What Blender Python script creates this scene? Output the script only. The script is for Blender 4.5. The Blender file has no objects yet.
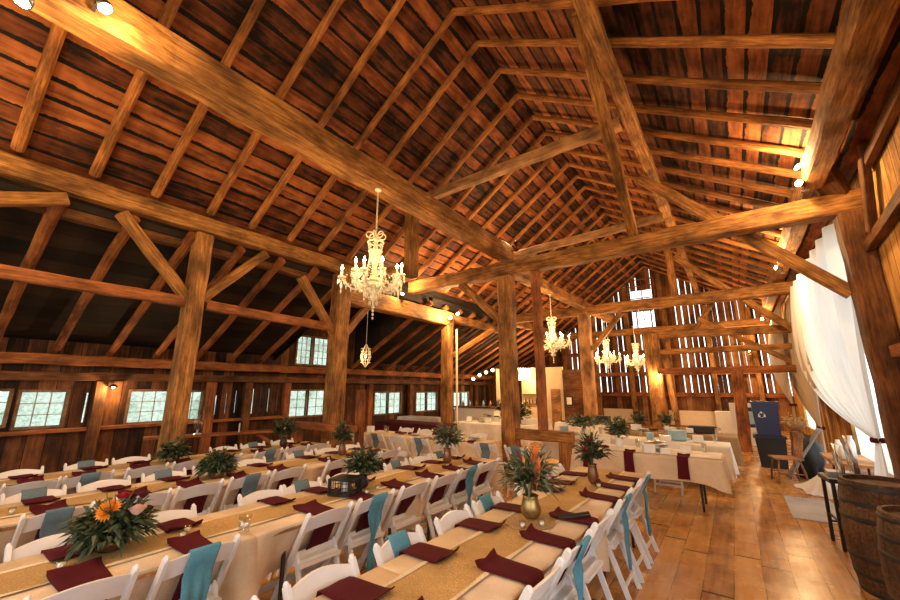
import bpy, bmesh, math, random
from mathutils import Vector, Matrix, Euler
C = bpy.context.scene.collection
R = random.Random(7)
LP = 1.55
PI = math.pi
ORD = ['first','second','third','fourth','fifth','sixth','seventh','eighth','ninth','tenth','eleventh','twelfth','thirteenth','fourteenth','fifteenth','sixteenth','seventeenth','eighteenth','nineteenth','twentieth','twenty-first','twenty-second','twenty-third','twenty-fourth','twenty-fifth','twenty-sixth','twenty-seventh','twenty-eighth','twenty-ninth','thirtieth']

# ------------------------------------------------------------------ materials
class N:
    def __init__(s, name):
        s.m = bpy.data.materials.new(name); s.m.use_nodes = True
        s.t = s.m.node_tree; s.n = s.t.nodes; s.l = s.t.links
        s.b = s.n['Principled BSDF']; s.out = s.n['Material Output']
    def add(s, t, **k):
        x = s.n.new(t)
        for a, v in k.items(): setattr(x, a, v)
        return x
    def link(s, a, b): s.l.new(a, b)
    def math(s, op, a, b=None):
        x = s.add('ShaderNodeMath', operation=op)
        for i, v in enumerate((a, b)):
            if v is None: continue
            if isinstance(v, (int, float)): x.inputs[i].default_value = v
            else: s.link(v, x.inputs[i])
        return x.outputs[0]
    def coords(s, scale=(1,1,1), rnd=True):
        tc = s.add('ShaderNodeTexCoord'); mp = s.add('ShaderNodeMapping')
        mp.inputs['Scale'].default_value = scale
        s.link(tc.outputs['Object'], mp.inputs['Vector'])
        if rnd:
            oi = s.add('ShaderNodeObjectInfo'); cx = s.add('ShaderNodeCombineXYZ')
            v = s.math('MULTIPLY', oi.outputs['Random'], 37.0)
            s.link(v, cx.inputs[0]); s.link(v, cx.inputs[1]); s.link(v, cx.inputs[2])
            s.link(cx.outputs[0], mp.inputs['Location'])
        return mp.outputs[0]
    def noise(s, vec, scale, detail=4, rough=.6):
        x = s.add('ShaderNodeTexNoise'); x.inputs['Scale'].default_value = scale
        x.inputs['Detail'].default_value = detail; x.inputs['Roughness'].default_value = rough
        s.link(vec, x.inputs['Vector']); return x.outputs['Fac']
    def ramp(s, fac, stops):
        x = s.add('ShaderNodeValToRGB'); e = x.color_ramp.elements
        while len(e) < len(stops): e.new(.5)
        for i, (p, c) in enumerate(stops):
            e[i].position = p; e[i].color = (*c, 1)
        s.link(fac, x.inputs[0]); return x.outputs[0]
    def bump(s, h, st=.4, d=.01):
        x = s.add('ShaderNodeBump'); x.inputs['Strength'].default_value = st; x.inputs['Distance'].default_value = d
        s.link(h, x.inputs['Height']); s.link(x.outputs[0], s.b.inputs['Normal'])
    def mix(s, fac, a, b, mode='MIX'):
        x = s.add('ShaderNodeMix', data_type='RGBA', blend_type=mode)
        if isinstance(fac, (int, float)): x.inputs[0].default_value = fac
        else: s.link(fac, x.inputs[0])
        for i, v in ((6, a), (7, b)):
            if isinstance(v, tuple): x.inputs[i].default_value = (*v, 1)
            else: s.link(v, x.inputs[i])
        return x.outputs[2]

def plain(name, col, rough=.6, metal=0, var=.12, bump=0, bscale=60, spec=.5, trans=0, sheen=0):
    n = N(name); v = n.coords()
    f = n.noise(v, 9, 3)
    lo = tuple(max(0, c*(1-var)) for c in col); hi = tuple(min(1, c*(1+var)) for c in col)
    n.link(n.ramp(f, [(.3, lo), (.7, hi)]), n.b.inputs['Base Color'])
    n.b.inputs['Roughness'].default_value = rough; n.b.inputs['Metallic'].default_value = metal
    n.b.inputs['Specular IOR Level'].default_value = spec
    if trans: n.b.inputs['Transmission Weight'].default_value = trans
    if bump: n.bump(n.noise(v, bscale, 2), bump, .004)
    return n.m

def wood(name, dark, mid, lite, scale=1.0, rough=.75, bump=.7):
    n = N(name); v = n.coords((.9*scale, 11*scale, 11*scale))
    f = n.noise(v, 3.0, 10, .74)
    v2 = n.coords((1, 1.6, 1.6)); g = n.noise(v2, 1.7, 3)
    c1 = n.ramp(f, [(.30, dark), (.5, mid), (.70, lite)])
    c2 = n.ramp(g, [(.32, (.34,.30,.28)), (.62, (1.1,1.02,.96))])
    n.link(n.mix(1, c1, c2, 'MULTIPLY'), n.b.inputs['Base Color'])
    n.b.inputs['Roughness'].default_value = rough
    n.b.inputs['Specular IOR Level'].default_value = .3
    n.bump(f, bump, .02); return n.m

def boards(name, axis, width, along, dark, mid, lite, gap=.06, gapcol=(.006,.004,.003), rough=.8, bump=.5, length=None, contrast=1, spec=.3):
    """planks: index across `axis`, grain along `along`"""
    n = N(name); tc = n.add('ShaderNodeTexCoord'); sp = n.add('ShaderNodeSeparateXYZ')
    n.link(tc.outputs['Object'], sp.inputs[0])
    a = sp.outputs['XYZ'.index(axis)]; l = sp.outputs['XYZ'.index(along)]
    wob = n.noise(tc.outputs['Object'], .9, 2)
    aa = n.math('ADD', n.math('DIVIDE', a, width), n.math('MULTIPLY', wob, .12))
    idx = n.math('FLOOR', aa); fr = n.math('FRACT', aa)
    wn = n.add('ShaderNodeTexWhiteNoise', noise_dimensions='1D'); n.link(idx, wn.inputs['W'])
    r1 = wn.outputs['Value']
    gn = n.noise(tc.outputs['Object'], 1.6, 5, .7)
    gapmask = n.math('LESS_THAN', fr, n.math('MULTIPLY', n.math('MAXIMUM', n.math('SUBTRACT', gn, .18), .05), gap*3.1))
    if length:
        ll = n.math('ADD', n.math('DIVIDE', l, length), n.math('MULTIPLY', r1, 7.3))
        i2 = n.math('FLOOR', ll); f2 = n.math('FRACT', ll)
        wn2 = n.add('ShaderNodeTexWhiteNoise', noise_dimensions='2D')
        cx = n.add('ShaderNodeCombineXYZ'); n.link(idx, cx.inputs[0]); n.link(i2, cx.inputs[1]); n.link(cx.outputs[0], wn2.inputs['Vector'])
        r1 = wn2.outputs['Value']
        gapmask = n.math('MAXIMUM', gapmask, n.math('LESS_THAN', f2, .02*width/length*6))
    cv = n.add('ShaderNodeCombineXYZ')
    n.link(n.math('MULTIPLY', a, 9), cv.inputs[0]); n.link(n.math('MULTIPLY', l, .8), cv.inputs[1]); n.link(n.math('MULTIPLY', r1, 20), cv.inputs[2])
    f = n.noise(cv.outputs[0], 1.8, 6, .65)
    blot = n.noise(tc.outputs['Object'], 2.3, 4)
    ff = n.math('ADD', n.math('MULTIPLY', f, .55), n.math('ADD', n.math('MULTIPLY', n.math('SUBTRACT', r1, .5), .34*contrast), n.math('MULTIPLY', blot, .5)))
    c = n.ramp(ff, [(.34, dark), (.53, mid), (.74, lite)])
    n.link(n.mix(gapmask, c, gapcol), n.b.inputs['Base Color'])
    n.b.inputs['Roughness'].default_value = rough; n.b.inputs['Specular IOR Level'].default_value = spec
    n.bump(n.math('SUBTRACT', n.math('MULTIPLY', f, .4), gapmask), bump, .02)
    return n

M = {}
M['beam'] = wood('aged_oak', (.055,.020,.006), (.31,.145,.038), (.62,.33,.10))
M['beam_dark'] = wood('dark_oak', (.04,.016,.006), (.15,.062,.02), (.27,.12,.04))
M['pole'] = wood('pole_wood', (.06,.020,.005), (.34,.135,.032), (.60,.27,.075), 1.2)
M['rail'] = wood('red_oak', (.10,.032,.010), (.30,.105,.030), (.46,.19,.06))
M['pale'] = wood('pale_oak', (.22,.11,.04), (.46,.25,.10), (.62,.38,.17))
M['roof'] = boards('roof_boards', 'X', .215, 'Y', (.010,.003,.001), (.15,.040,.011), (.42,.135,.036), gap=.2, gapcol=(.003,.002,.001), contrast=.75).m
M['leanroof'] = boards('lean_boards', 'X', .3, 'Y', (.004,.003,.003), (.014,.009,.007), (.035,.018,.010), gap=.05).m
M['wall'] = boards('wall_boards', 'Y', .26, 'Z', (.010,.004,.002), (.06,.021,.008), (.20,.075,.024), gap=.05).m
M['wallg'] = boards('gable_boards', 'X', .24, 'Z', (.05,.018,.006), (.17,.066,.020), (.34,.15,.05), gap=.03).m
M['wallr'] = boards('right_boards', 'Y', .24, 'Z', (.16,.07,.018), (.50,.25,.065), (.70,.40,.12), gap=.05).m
fl = boards('floor_boards', 'X', .23, 'Y', (.20,.085,.022), (.50,.25,.070), (.68,.40,.15), gap=.02, length=3.1, rough=.3, bump=.12, spec=.6, contrast=.45)
nr = fl.noise(fl.coords((1,1,1), False), 2.5, 5)
rr = fl.add('ShaderNodeMapRange'); rr.inputs[3].default_value = .10; rr.inputs[4].default_value = .42
fl.link(nr, rr.inputs[0]); fl.link(rr.outputs[0], fl.b.inputs['Roughness'])
M['floor'] = fl.m
M['white'] = plain('white_paint', (.72,.72,.73), .35, var=.04)
M['pad'] = plain('white_vinyl', (.66,.66,.67), .45, var=.05)
def fabric(name, col, sc=220, st=.35, var=.15, rough=.9, big=.25):
    n = N(name); v = n.coords()
    f = n.noise(v, sc, 2); g = n.noise(v, 3, 3)
    lo = tuple(c*(1-var) for c in col); hi = tuple(min(1, c*(1+var)) for c in col)
    c1 = n.ramp(f, [(.3, lo), (.7, hi)]); c2 = n.ramp(g, [(.3, (1-big,)*3), (.7, (1.05,)*3)])
    n.link(n.mix(1, c1, c2, 'MULTIPLY'), n.b.inputs['Base Color'])
    n.b.inputs['Roughness'].default_value = rough; n.b.inputs['Specular IOR Level'].default_value = .15
    n.bump(f, st, .003); return n.m
M['cloth'] = fabric('tan_linen', (.70,.55,.385))
M['cloth_w'] = fabric('cream_linen', (.80,.76,.68))
M['runner'] = fabric('burlap', (.47,.31,.13), 130, .8, .4)
M['lace'] = fabric('cream_lace', (.74,.64,.46), 160, .6, .2)
M['napkin'] = fabric('burgundy_cloth', (.080,.007,.013), 200, .3, .2)
M['sash'] = fabric('teal_cloth', (.10,.30,.42), 120, .3, .15)
M['sash_shaded'] = fabric('shaded_teal_cloth', (.13,.20,.25), 120, .3, .15)  # copy of the teal sash cloth with shade put into its colour
M['sack'] = fabric('burlap_mat', (.40,.27,.13), 100, .8, .4)
M['brown'] = fabric('brown_cloth', (.36,.25,.14))
M['darkred'] = fabric('wine_cloth', (.07,.012,.016))
M['gold'] = plain('antique_gold', (.38,.25,.09), .32, .8, .5, .5, 30)
M['bronze'] = plain('bronze_glass', (.22,.10,.045), .25, .5, .4)
M['black'] = plain('black_metal', (.015,.013,.012), .45, .3, .2)
M['iron'] = plain('dark_iron', (.035,.03,.027), .6, .5, .3)
M['steel'] = plain('steel', (.45,.45,.45), .3, .9, .1)
M['cream'] = plain('cream_paint', (.72,.58,.36), .7, var=.05)
M['frame'] = wood('pale_frame', (.10,.06,.035), (.22,.14,.08), (.36,.25,.16), 2)
M['mullion'] = plain('window_paint', (.30,.30,.27), .6)
M['ceram'] = plain('white_china', (.80,.79,.77), .2, var=.03)
M['blue'] = plain('blue_plastic', (.010,.018,.065), .35, var=.15)
M['bluebox'] = plain('pale_blue_card', (.28,.47,.60), .6)
M['paper'] = plain('white_paper', (.75,.75,.72), .7, var=.03)
M['mat'] = fabric('grey_mat', (.42,.43,.47), 90, .6)
M['leaf'] = plain('dark_leaf', (.022,.040,.014), .55, var=.5)
M['leaf2'] = plain('grey_green_leaf', (.085,.112,.060), .55, var=.4)
M['leaf3'] = plain('olive_leaf', (.10,.12,.03), .55, var=.4)
M['orange'] = plain('orange_petal', (.85,.30,.02), .6, var=.25)
M['red'] = plain('red_petal', (.34,.012,.02), .6, var=.3)
M['pink'] = plain('blush_petal', (.72,.45,.36), .6, var=.15)
M['burgf'] = plain('burgundy_petal', (.10,.008,.02), .6, var=.3)
M['feather'] = plain('orange_feather', (.62,.13,.03), .7, var=.3)
M['seed'] = plain('brown_seed', (.12,.05,.01), .8, var=.4)
M['wax'] = plain('white_wax', (.85,.80,.68), .4, var=.03)
M['ivory'] = plain('ivory_enamel', (.74,.66,.48), .35, .1, .12)
M['chairwood'] = wood('chair_wood', (.12,.05,.02), (.32,.15,.06), (.45,.24,.10), 2)
M['green_out'] = plain('meadow', (.50,.62,.47), .9, var=.25)
M['hedge_out'] = plain('distant_foliage', (.52,.57,.50), .9, var=.35)
M['stave'] = wood('barrel_stave', (.022,.010,.005), (.10,.050,.022), (.22,.125,.06), 1.2, .6)
M['denim'] = fabric('grey_cloth', (.22,.20,.17))
M['basket'] = fabric('wicker', (.34,.18,.07), 60, .9, .4)
M['leather'] = plain('black_cloth', (.012,.012,.014), .7)
def glass(name, col=(.95,.97,.96), rough=.03, tr=.8):
    n = N(name); g = n.add('ShaderNodeBsdfGlossy'); g.inputs['Roughness'].default_value = rough
    t = n.add('ShaderNodeBsdfTransparent'); t.inputs[0].default_value = (*col, 1)
    mx = n.add('ShaderNodeMixShader'); mx.inputs[0].default_value = 1-tr
    n.link(t.outputs[0], mx.inputs[1]); n.link(g.outputs[0], mx.inputs[2]); n.link(mx.outputs[0], n.out.inputs[0]); return n.m
M['glass'] = glass('clear_glass'); M['pane'] = glass('window_glass', (.93,.97,.95), .02, .94)
M['crystal'] = plain('crystal', (.90,.84,.70), .08, 0, .05, trans=.45)
def sheer(name, col, tl=.55):
    n = N(name); d = n.add('ShaderNodeBsdfDiffuse'); d.inputs[0].default_value = (*col, 1)
    t = n.add('ShaderNodeBsdfTranslucent'); t.inputs[0].default_value = (*col, 1)
    a = n.add('ShaderNodeMixShader'); a.inputs[0].default_value = tl
    n.link(d.outputs[0], a.inputs[1]); n.link(t.outputs[0], a.inputs[2]); n.link(a.outputs[0], n.out.inputs[0]); return n.m
M['sheer'] = sheer('white_sheer', (.80,.82,.86), .36); M['linen'] = sheer('beige_linen', (.52,.42,.32), .25)
def emis(name, col, st):
    n = N(name); e = n.add('ShaderNodeEmission'); e.inputs[0].default_value = (*col, 1); e.inputs[1].default_value = st
    n.link(e.outputs[0], n.out.inputs[0]); return n.m
M['bulb'] = emis('warm_bulb', (1, .70, .32), 40); M['bulbw'] = emis('lamp_face', (1, .78, .48), 60)

# ------------------------------------------------------------------ mesh helpers
def tag(o, label=None, cat=None, group=None, kind=None):
    if label: o['label'] = label
    if cat: o['category'] = cat
    if group: o['group'] = group
    if kind: o['kind'] = kind
    return o
def empty(name, loc=(0,0,0), rz=0, **k):
    o = bpy.data.objects.new(name, None); C.objects.link(o); o.empty_display_size = .1
    o.location = loc; o.rotation_euler = (0,0,rz); return tag(o, **k)
def obj(name, bm, mat, parent=None, smooth=False, loc=None):
    me = bpy.data.meshes.new(name); bm.to_mesh(me); bm.free(); me.materials.append(mat if not isinstance(mat, str) else M[mat])
    if smooth:
        for p in me.polygons: p.use_smooth = True
    o = bpy.data.objects.new(name, me); C.objects.link(o); o.parent = parent
    if loc: o.location = loc
    return o
def B(): return bmesh.new()
def box(bm, x0, x1, y0, y1, z0, z1):
    v = [bm.verts.new(p) for p in ((x0,y0,z0),(x1,y0,z0),(x1,y1,z0),(x0,y1,z0),(x0,y0,z1),(x1,y0,z1),(x1,y1,z1),(x0,y1,z1))]
    for f in ((3,2,1,0),(4,5,6,7),(0,1,5,4),(1,2,6,5),(2,3,7,6),(3,0,4,7)): bm.faces.new([v[i] for i in f])
    return v
def frame_at(d):
    d = d.normalized(); up = Vector((0,0,1)) if abs(d.z) < .95 else Vector((0,1,0))
    s = d.cross(up).normalized(); u = s.cross(d).normalized(); return d, s, u
def bar(bm, p, q, w, h=None, roll=None):
    p = Vector(p); q = Vector(q); h = h or w; d, s, u = frame_at(q-p)
    v = []
    for c in (p, q):
        for a, b in ((-1,-1),(1,-1),(1,1),(-1,1)): v.append(bm.verts.new(c + s*a*w/2 + u*b*h/2))
    for f in ((3,2,1,0),(4,5,6,7),(0,1,5,4),(1,2,6,5),(2,3,7,6),(3,0,4,7)): bm.faces.new([v[i] for i in f])
def tube(bm, pts, r, n=8, cap=True, closed=False):
    pts = [Vector(p) for p in pts]; rings = []
    rs = r if isinstance(r, (list, tuple)) else [r]*len(pts)
    for i, p in enumerate(pts):
        d = (pts[(i+1) % len(pts)] - pts[i-1]) if closed else (pts[min(i+1, len(pts)-1)] - pts[max(i-1, 0)])
        _, s, u = frame_at(d if d.length > 1e-6 else Vector((0,0,1)))
        rings.append([bm.verts.new(p + (s*math.cos(2*PI*k/n) + u*math.sin(2*PI*k/n))*rs[i]) for k in range(n)])
    m = len(rings)
    for i in range(m if closed else m-1):
        a, b = rings[i], rings[(i+1) % m]
        for k in range(n): bm.faces.new((a[k], a[(k+1)%n], b[(k+1)%n], b[k]))
    if cap and not closed:
        bm.faces.new(rings[0][::-1]); bm.faces.new(rings[-1])
def lathe(bm, prof, c=(0,0,0), n=20, cap=True):
    rings = []
    for r, z in prof:
        rings.append([bm.verts.new((c[0]+r*math.cos(2*PI*k/n), c[1]+r*math.sin(2*PI*k/n), c[2]+z)) for k in range(n)])
    for a, b in zip(rings, rings[1:]):
        for k in range(n): bm.faces.new((a[k], a[(k+1)%n], b[(k+1)%n], b[k]))
    if cap: bm.faces.new(rings[0][::-1]); bm.faces.new(rings[-1])
def ball(bm, c, r, sx=1, sy=1, sz=1, u=8, v=6):
    bmesh.ops.create_uvsphere(bm, u_segments=u, v_segments=v, radius=r, matrix=Matrix.Translation(c) @ Matrix.Diagonal((sx, sy, sz, 1)))
def grid(bm, nu, nv, f):
    vs = [[bm.verts.new(f(i/nu, j/nv)) for j in range(nv+1)] for i in range(nu+1)]
    for i in range(nu):
        for j in range(nv): bm.faces.new((vs[i][j], vs[i+1][j], vs[i+1][j+1], vs[i][j+1]))
    return vs
def solidify(o, t, off=-1):
    m = o.modifiers.new('s', 'SOLIDIFY'); m.thickness = t; m.offset = off; return o

# a rough-hewn square timber in its own axes (length along local X)
def timber(name, p, q, w, h, mat='beam', label=None, cat='beam', rough=.012, seed=None, **k):
    p = Vector(p); q = Vector(q); L = (q-p).length; d, s, u = frame_at(q-p)
    rr = random.Random(seed if seed is not None else hash((round(p.x,2), round(p.y,2), round(q.z,2))) & 0xffff)
    rough = min(rough, min(w,h)*.05)
    bm = B(); n = max(2, int(L/.35)); prev = None; ch = min(w, h)*.10
    sec = [(-w/2+ch,-h/2),(w/2-ch,-h/2),(w/2,-h/2+ch),(w/2,h/2-ch),(w/2-ch,h/2),(-w/2+ch,h/2),(-w/2,h/2-ch),(-w/2,-h/2+ch)]
    ring0 = None
    for i in range(n+1):
        x = L*i/n; a = rough if 0 < i < n else rough*.3
        ox, oz = rr.uniform(-a, a), rr.uniform(-a, a)
        ring = [bm.verts.new((x, y+ox+rr.uniform(-a,a)*.6, z+oz+rr.uniform(-a,a)*.6)) for y, z in sec]
        if prev:
            for j in range(8): bm.faces.new((prev[j], prev[(j+1)%8], ring[(j+1)%8], ring[j]))
        else: ring0 = ring
        prev = ring
    bm.faces.new(ring0[::-1]); bm.faces.new(prev)
    bmesh.ops.recalc_face_normals(bm, faces=bm.faces)
    o = obj(name, bm, mat)
    o.matrix_world = Matrix.Translation(p) @ Matrix((d, -s, u)).transposed().to_4x4()
    return tag(o, label, cat, **k)
def pole(name, p, q, r, mat='pole', label=None, cat='rafter', sag=.02, **k):
    p = Vector(p); q = Vector(q); L = (q-p).length; d, s, u = frame_at(q-p)
    rr = random.Random(hash((round(p.x,2), round(p.y,2))) & 0xffff)
    bm = B(); n = 10; pts = []; rs = []; a1, a2 = rr.uniform(-sag, sag), rr.uniform(-sag, sag)
    for i in range(n+1):
        t = i/n; pts.append((L*t, a1*math.sin(PI*t)+rr.uniform(-.006,.006), a2*math.sin(PI*t*1.5)+rr.uniform(-.006,.006)))
        rs.append(r*(1.12-.24*t)*rr.uniform(.95,1.05))
    tube(bm, pts, rs, 9); bmesh.ops.recalc_face_normals(bm, faces=bm.faces)
    o = obj(name, bm, mat, smooth=False)
    o.matrix_world = Matrix.Translation(p) @ Matrix((d, -s, u)).transposed().to_4x4()
    return tag(o, label, cat, **k)

# ------------------------------------------------------------------ shell
XL, XP, XR, XW = -10.9, -7.3, 1.35, 1.95
YN, YF = -3.2, 22.0
RX, RZ = -2.99, 7.92
def roofz(x): return RZ - .722*(RX-x) if x < RX else RZ - .62*(x-RX)
bm = B(); box(bm, XL-.2, XW+.2, YN-.2, YF+.2, -.15, 0); tag(obj('floor', bm, 'floor'), kind='structure')
# sloping roof deck
bm = B()
def slab(bm, a, b, y0, y1, t=.08):
    (x0, z0), (x1, z1) = a, b
    v = [bm.verts.new(p) for p in ((x0,y0,z0),(x1,y0,z1),(x1,y1,z1),(x0,y1,z0),(x0,y0,z0+t),(x1,y0,z1+t),(x1,y1,z1+t),(x0,y1,z0+t))]
    for f in ((3,2,1,0),(4,5,6,7),(0,1,5,4),(1,2,6,5),(2,3,7,6),(3,0,4,7)): bm.faces.new([v[i] for i in f])
up = .12
slab(bm, (XP-.15, roofz(XP-.15)+up), (RX, RZ+up), YN-.2, YF+.2)
slab(bm, (RX, RZ+up), (XW+.35, roofz(XW+.35)+up), YN-.2, YF+.2)
tag(obj('ceiling', bm, 'roof'), kind='structure')
LZ0, LZ1 = 4.36, 2.58     # lean-to roof, from the plate down to the outer wall
bm = B()
DY0, DY1 = 6.3, 9.3       # dormer bay
slab(bm, (XL-.3, LZ1-.05), (XP-.05, LZ0+.1), YN-.2, DY0); slab(bm, (XL-.3, LZ1-.05), (XP-.05, LZ0+.1), DY1, YF+.2)
slab(bm, (XL-.3, 4.55), (XP-.05, 4.55), DY0, DY1)
box(bm, XP-.24, XP-.16, YN-.2, YF+.2, 4.3, 5.0)
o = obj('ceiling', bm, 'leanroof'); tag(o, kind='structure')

def holed(bm, a0, a1, z0, z1, holes, put):
    """rectangle a0..a1 x z0..z1 minus holes (a,b,c,d) -> put(bm,a0,a1,z0,z1)"""
    zs = sorted({z0, z1, *[h[2] for h in holes], *[h[3] for h in holes]})
    for za, zb in zip(zs, zs[1:]):
        if zb <= z0 or za >= z1: continue
        hs = sorted((h[0], h[1]) for h in holes if h[2] <= za and h[3] >= zb)
        c = a0
        for h0, h1 in hs:
            if h0 > c: put(bm, c, h0, za, zb)
            c = max(c, h1)
        if c < a1: put(bm, c, a1, za, zb)
# left outer wall with its windows and slits between the boards
WIN = [(.55,1.20,1.10,1.70,3),(1.36,1.97,1.05,1.68,3),(3.02,3.72,1.02,1.68,3),(3.86,4.46,1.02,1.66,3),(6.86,7.46,.93,1.67,2),(7.54,8.14,.93,1.67,2),
       (10.35,11.0,.82,1.58,2),(11.08,11.75,.82,1.58,2),(12.7,13.35,.82,1.56,2),(13.43,14.1,.82,1.56,2),(15.4,16.0,.8,1.54,2),(16.08,16.7,.8,1.54,2)]
holes = [w[:4] for w in WIN] + [(DY0, DY1, 2.42, 2.9)]
rs = random.Random(3)
for y in (2.28, 4.80, 5.06, 5.30, 5.76, 5.98, 6.22, 6.48, 8.5, 8.9, 9.6):
    holes.append((y, y+rs.uniform(.03,.05), rs.uniform(1.02,1.12), rs.uniform(1.55,1.85)))
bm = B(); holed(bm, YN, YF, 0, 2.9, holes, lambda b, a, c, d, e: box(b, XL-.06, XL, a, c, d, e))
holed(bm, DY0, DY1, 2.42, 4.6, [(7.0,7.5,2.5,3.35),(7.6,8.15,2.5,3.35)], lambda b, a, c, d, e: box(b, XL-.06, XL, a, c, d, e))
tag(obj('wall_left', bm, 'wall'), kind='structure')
bm = B()
for y in (DY0, DY1):
    v = [bm.verts.new(p) for p in ((XL,y,2.55),(XP-.06,y,4.35),(XP-.06,y,4.56),(XL,y,4.56))]; bm.faces.new(v)
o = obj('wall_dormer', bm, 'leanroof'); solidify(o, .04, 0); tag(o, kind='structure')
def window(i, y0, y1, z0, z1, cols, rows, x=XL):
    bm = B(); t = .05
    for a in ((y0-t, y0, z0-t, z1+t), (y1, y1+t, z0-t, z1+t), (y0, y1, z0-t, z0), (y0, y1, z1, z1+t)): box(bm, x-.04, x+.035, *a)
    w = obj('window_%d' % i, bm, 'frame'); tag(w, kind='structure')
    bm = B()
    for k in range(1, cols): y = y0+(y1-y0)*k/cols; box(bm, x-.03, x-.01, y-.009, y+.009, z0, z1)
    for k in range(1, rows): z = z0+(z1-z0)*k/rows; box(bm, x-.03, x-.01, y0, y1, z-.008, z+.008)
    obj('glazing_bars', bm, 'mullion', w)
    bm = B(); box(bm, x-.022, x-.018, y0, y1, z0, z1); obj('pane', bm, 'pane', w)
for i, (a, b, c, d, n) in enumerate(WIN): window(i+1, a, b, c, d, n, 3)
window(20, 7.0, 7.5, 2.5, 3.35, 3, 4); window(21, 7.6, 8.15, 2.5, 3.35, 3, 4)
# timber work of the left wall
timber('wall_plate', (-10.72, YN, 2.30), (-10.72, YF, 2.30), .22, .20, 'rail', 'long reddish beam along the top of the left wall above the windows', 'beam')
timber('wall_girt', (-10.78, YN, 1.99), (-10.78, YF, 1.99), .14, .17, 'beam_dark', 'dark lower beam just above the left wall windows', 'beam')
timber('sill_rail', (-10.80, YN, .95), (-10.80, 6.6, .95), .16, .07, 'rail', 'reddish sill rail under the windows of the left wall', 'rail')
for i, y in enumerate((.35, 2.45, 4.62, 5.55, 6.7, 8.3, 10.0, 12.2, 14.7, 17.3, 19.5)):
    timber('wall_stud', (-10.78, y, 0), (-10.78, y, 1.9), .16, .20, 'beam_dark' if i % 2 else 'rail', 'upright stud of the left wall, %s from the near end' % ORD[i], 'post')

# far gable wall: boards with daylight between them
bm = B(); rg = random.Random(11); x = XL

while x < XW+.2:
    w = rg.uniform(.17, .30); g = rg.choice((.004,.012,.022,.034,.05)) if x > -8.2 else .0
    x1 = min(x+w, XW+.2); xm = (x+x1)/2
    top = min(roofz(x), roofz(x1)) if x > XP-.1 else 2.6+(x-XL)*(1.75/3.6)
    if x > -3.6 and x1 < -2.9: pass
    lo = .0 if (x < -8.2) else .0
    zz = [(lo, top+.25)]
    if x1 > -3.66 and x < -3.07: zz = [(lo, 4.81), (5.67, 6.32), (6.8, top+.25)]
    for a, b in zz:
        if b > a: box(bm, x, x1, YF, YF+.05, a, b)
    x = x1+g
tag(obj('wall_far', bm, 'wallg'), kind='structure')
# solid lower panelling of the far wall
bm = B(); box(bm, -8.4, XW, YF-.12, YF-.06, 0, 1.42); tag(obj('wall_far_panel', bm, 'wallg'), kind='structure')
bm = B()
for a, b in ((-5.75,-4.35), (-2.72,-.35)): box(bm, a, b, YF-.2, YF-.13, .05, .72)
tag(obj('trim_1', bm, 'cream'), kind='structure')
w = None
wx0, wx1, wz0, wz1 = -3.68, -3.05, 4.81, 5.67
bm = B(); box(bm, wx0-.06, wx0, YF-.05, YF+.02, wz0-.06, wz1+.06); box(bm, wx1, wx1+.06, YF-.05, YF+.02, wz0-.06, wz1+.06); box(bm, wx0, wx1, YF-.05, YF+.02, wz0-.06, wz0); box(bm, wx0, wx1, YF-.05, YF+.02, wz1, wz1+.06)
w = tag(obj('window_30', bm, 'frame'), kind='structure')
bm = B(); box(bm, (wx0+wx1)/2-.015, (wx0+wx1)/2+.015, YF-.03, YF-.01, wz0, wz1); box(bm, wx0, wx1, YF-.03, YF-.01, 5.22, 5.25); obj('glazing_bars', bm, 'mullion', w)
bm = B(); box(bm, wx0, wx1, YF, YF+.004, wz0, wz1); obj('pane', bm, 'pane', w)
# open frame hanging before the upper gable opening
bm = B()
for z in (6.3, 6.95, 7.3): bar(bm, (-3.95,21.6,z), (-2.7,21.6,z), .05)
for xx in (-3.95, -3.3, -2.7): bar(bm, (xx,21.6,6.2), (xx,21.6,7.35), .05)
tag(obj('hoist_lattice', bm, 'rail'), 'thin open wooden frame high on the far gable above the small window', 'frame')
# right wall, door opening with curtains
bm = B(); holed(bm, YN, YF, 0, 5.06, [(-2.6, 2.4, 0, 3.2), (8.36, 12.3, .0, 4.35), (17.4, 19.6, .4, 3.6)], lambda b, a, c, d, e: box(b, XW, XW+.06, a, c, d, e))
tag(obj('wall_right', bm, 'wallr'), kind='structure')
bm = B(); holed(bm, XL-.06, XW+.06, 0, 8.2, [(-8.6,-4.9,0,3.6),(-3.9,.9,0,3.9)], lambda b, a, c, d, e: box(b, a, c, YN-.06, YN, d, e)); tag(obj('wall_near', bm, 'wallg'), kind='structure')
bm = B(); box(bm, 1.2, XW+.3, 8.6, 12.2, 0, .13); tag(obj('trim_2', bm, 'rail'), kind='structure')   # threshold step
bm = B(); box(bm, -40, 40, -40, 60, -.5, -.16); o = tag(obj('ground', bm, 'green_out'), kind='structure')

bm = B(); rh = random.Random(8)
grid(bm, 90, 10, lambda u, v: (-20-3*math.sin(v*PI/2)+rh.uniform(-.5,.5), -25+70*u, -.3+7.5*v+rh.uniform(-.4,.4)))
tag(obj('hedge', bm, 'hedge_out'), kind='stuff', label='pale green trees beyond the low windows', cat='trees')
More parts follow.
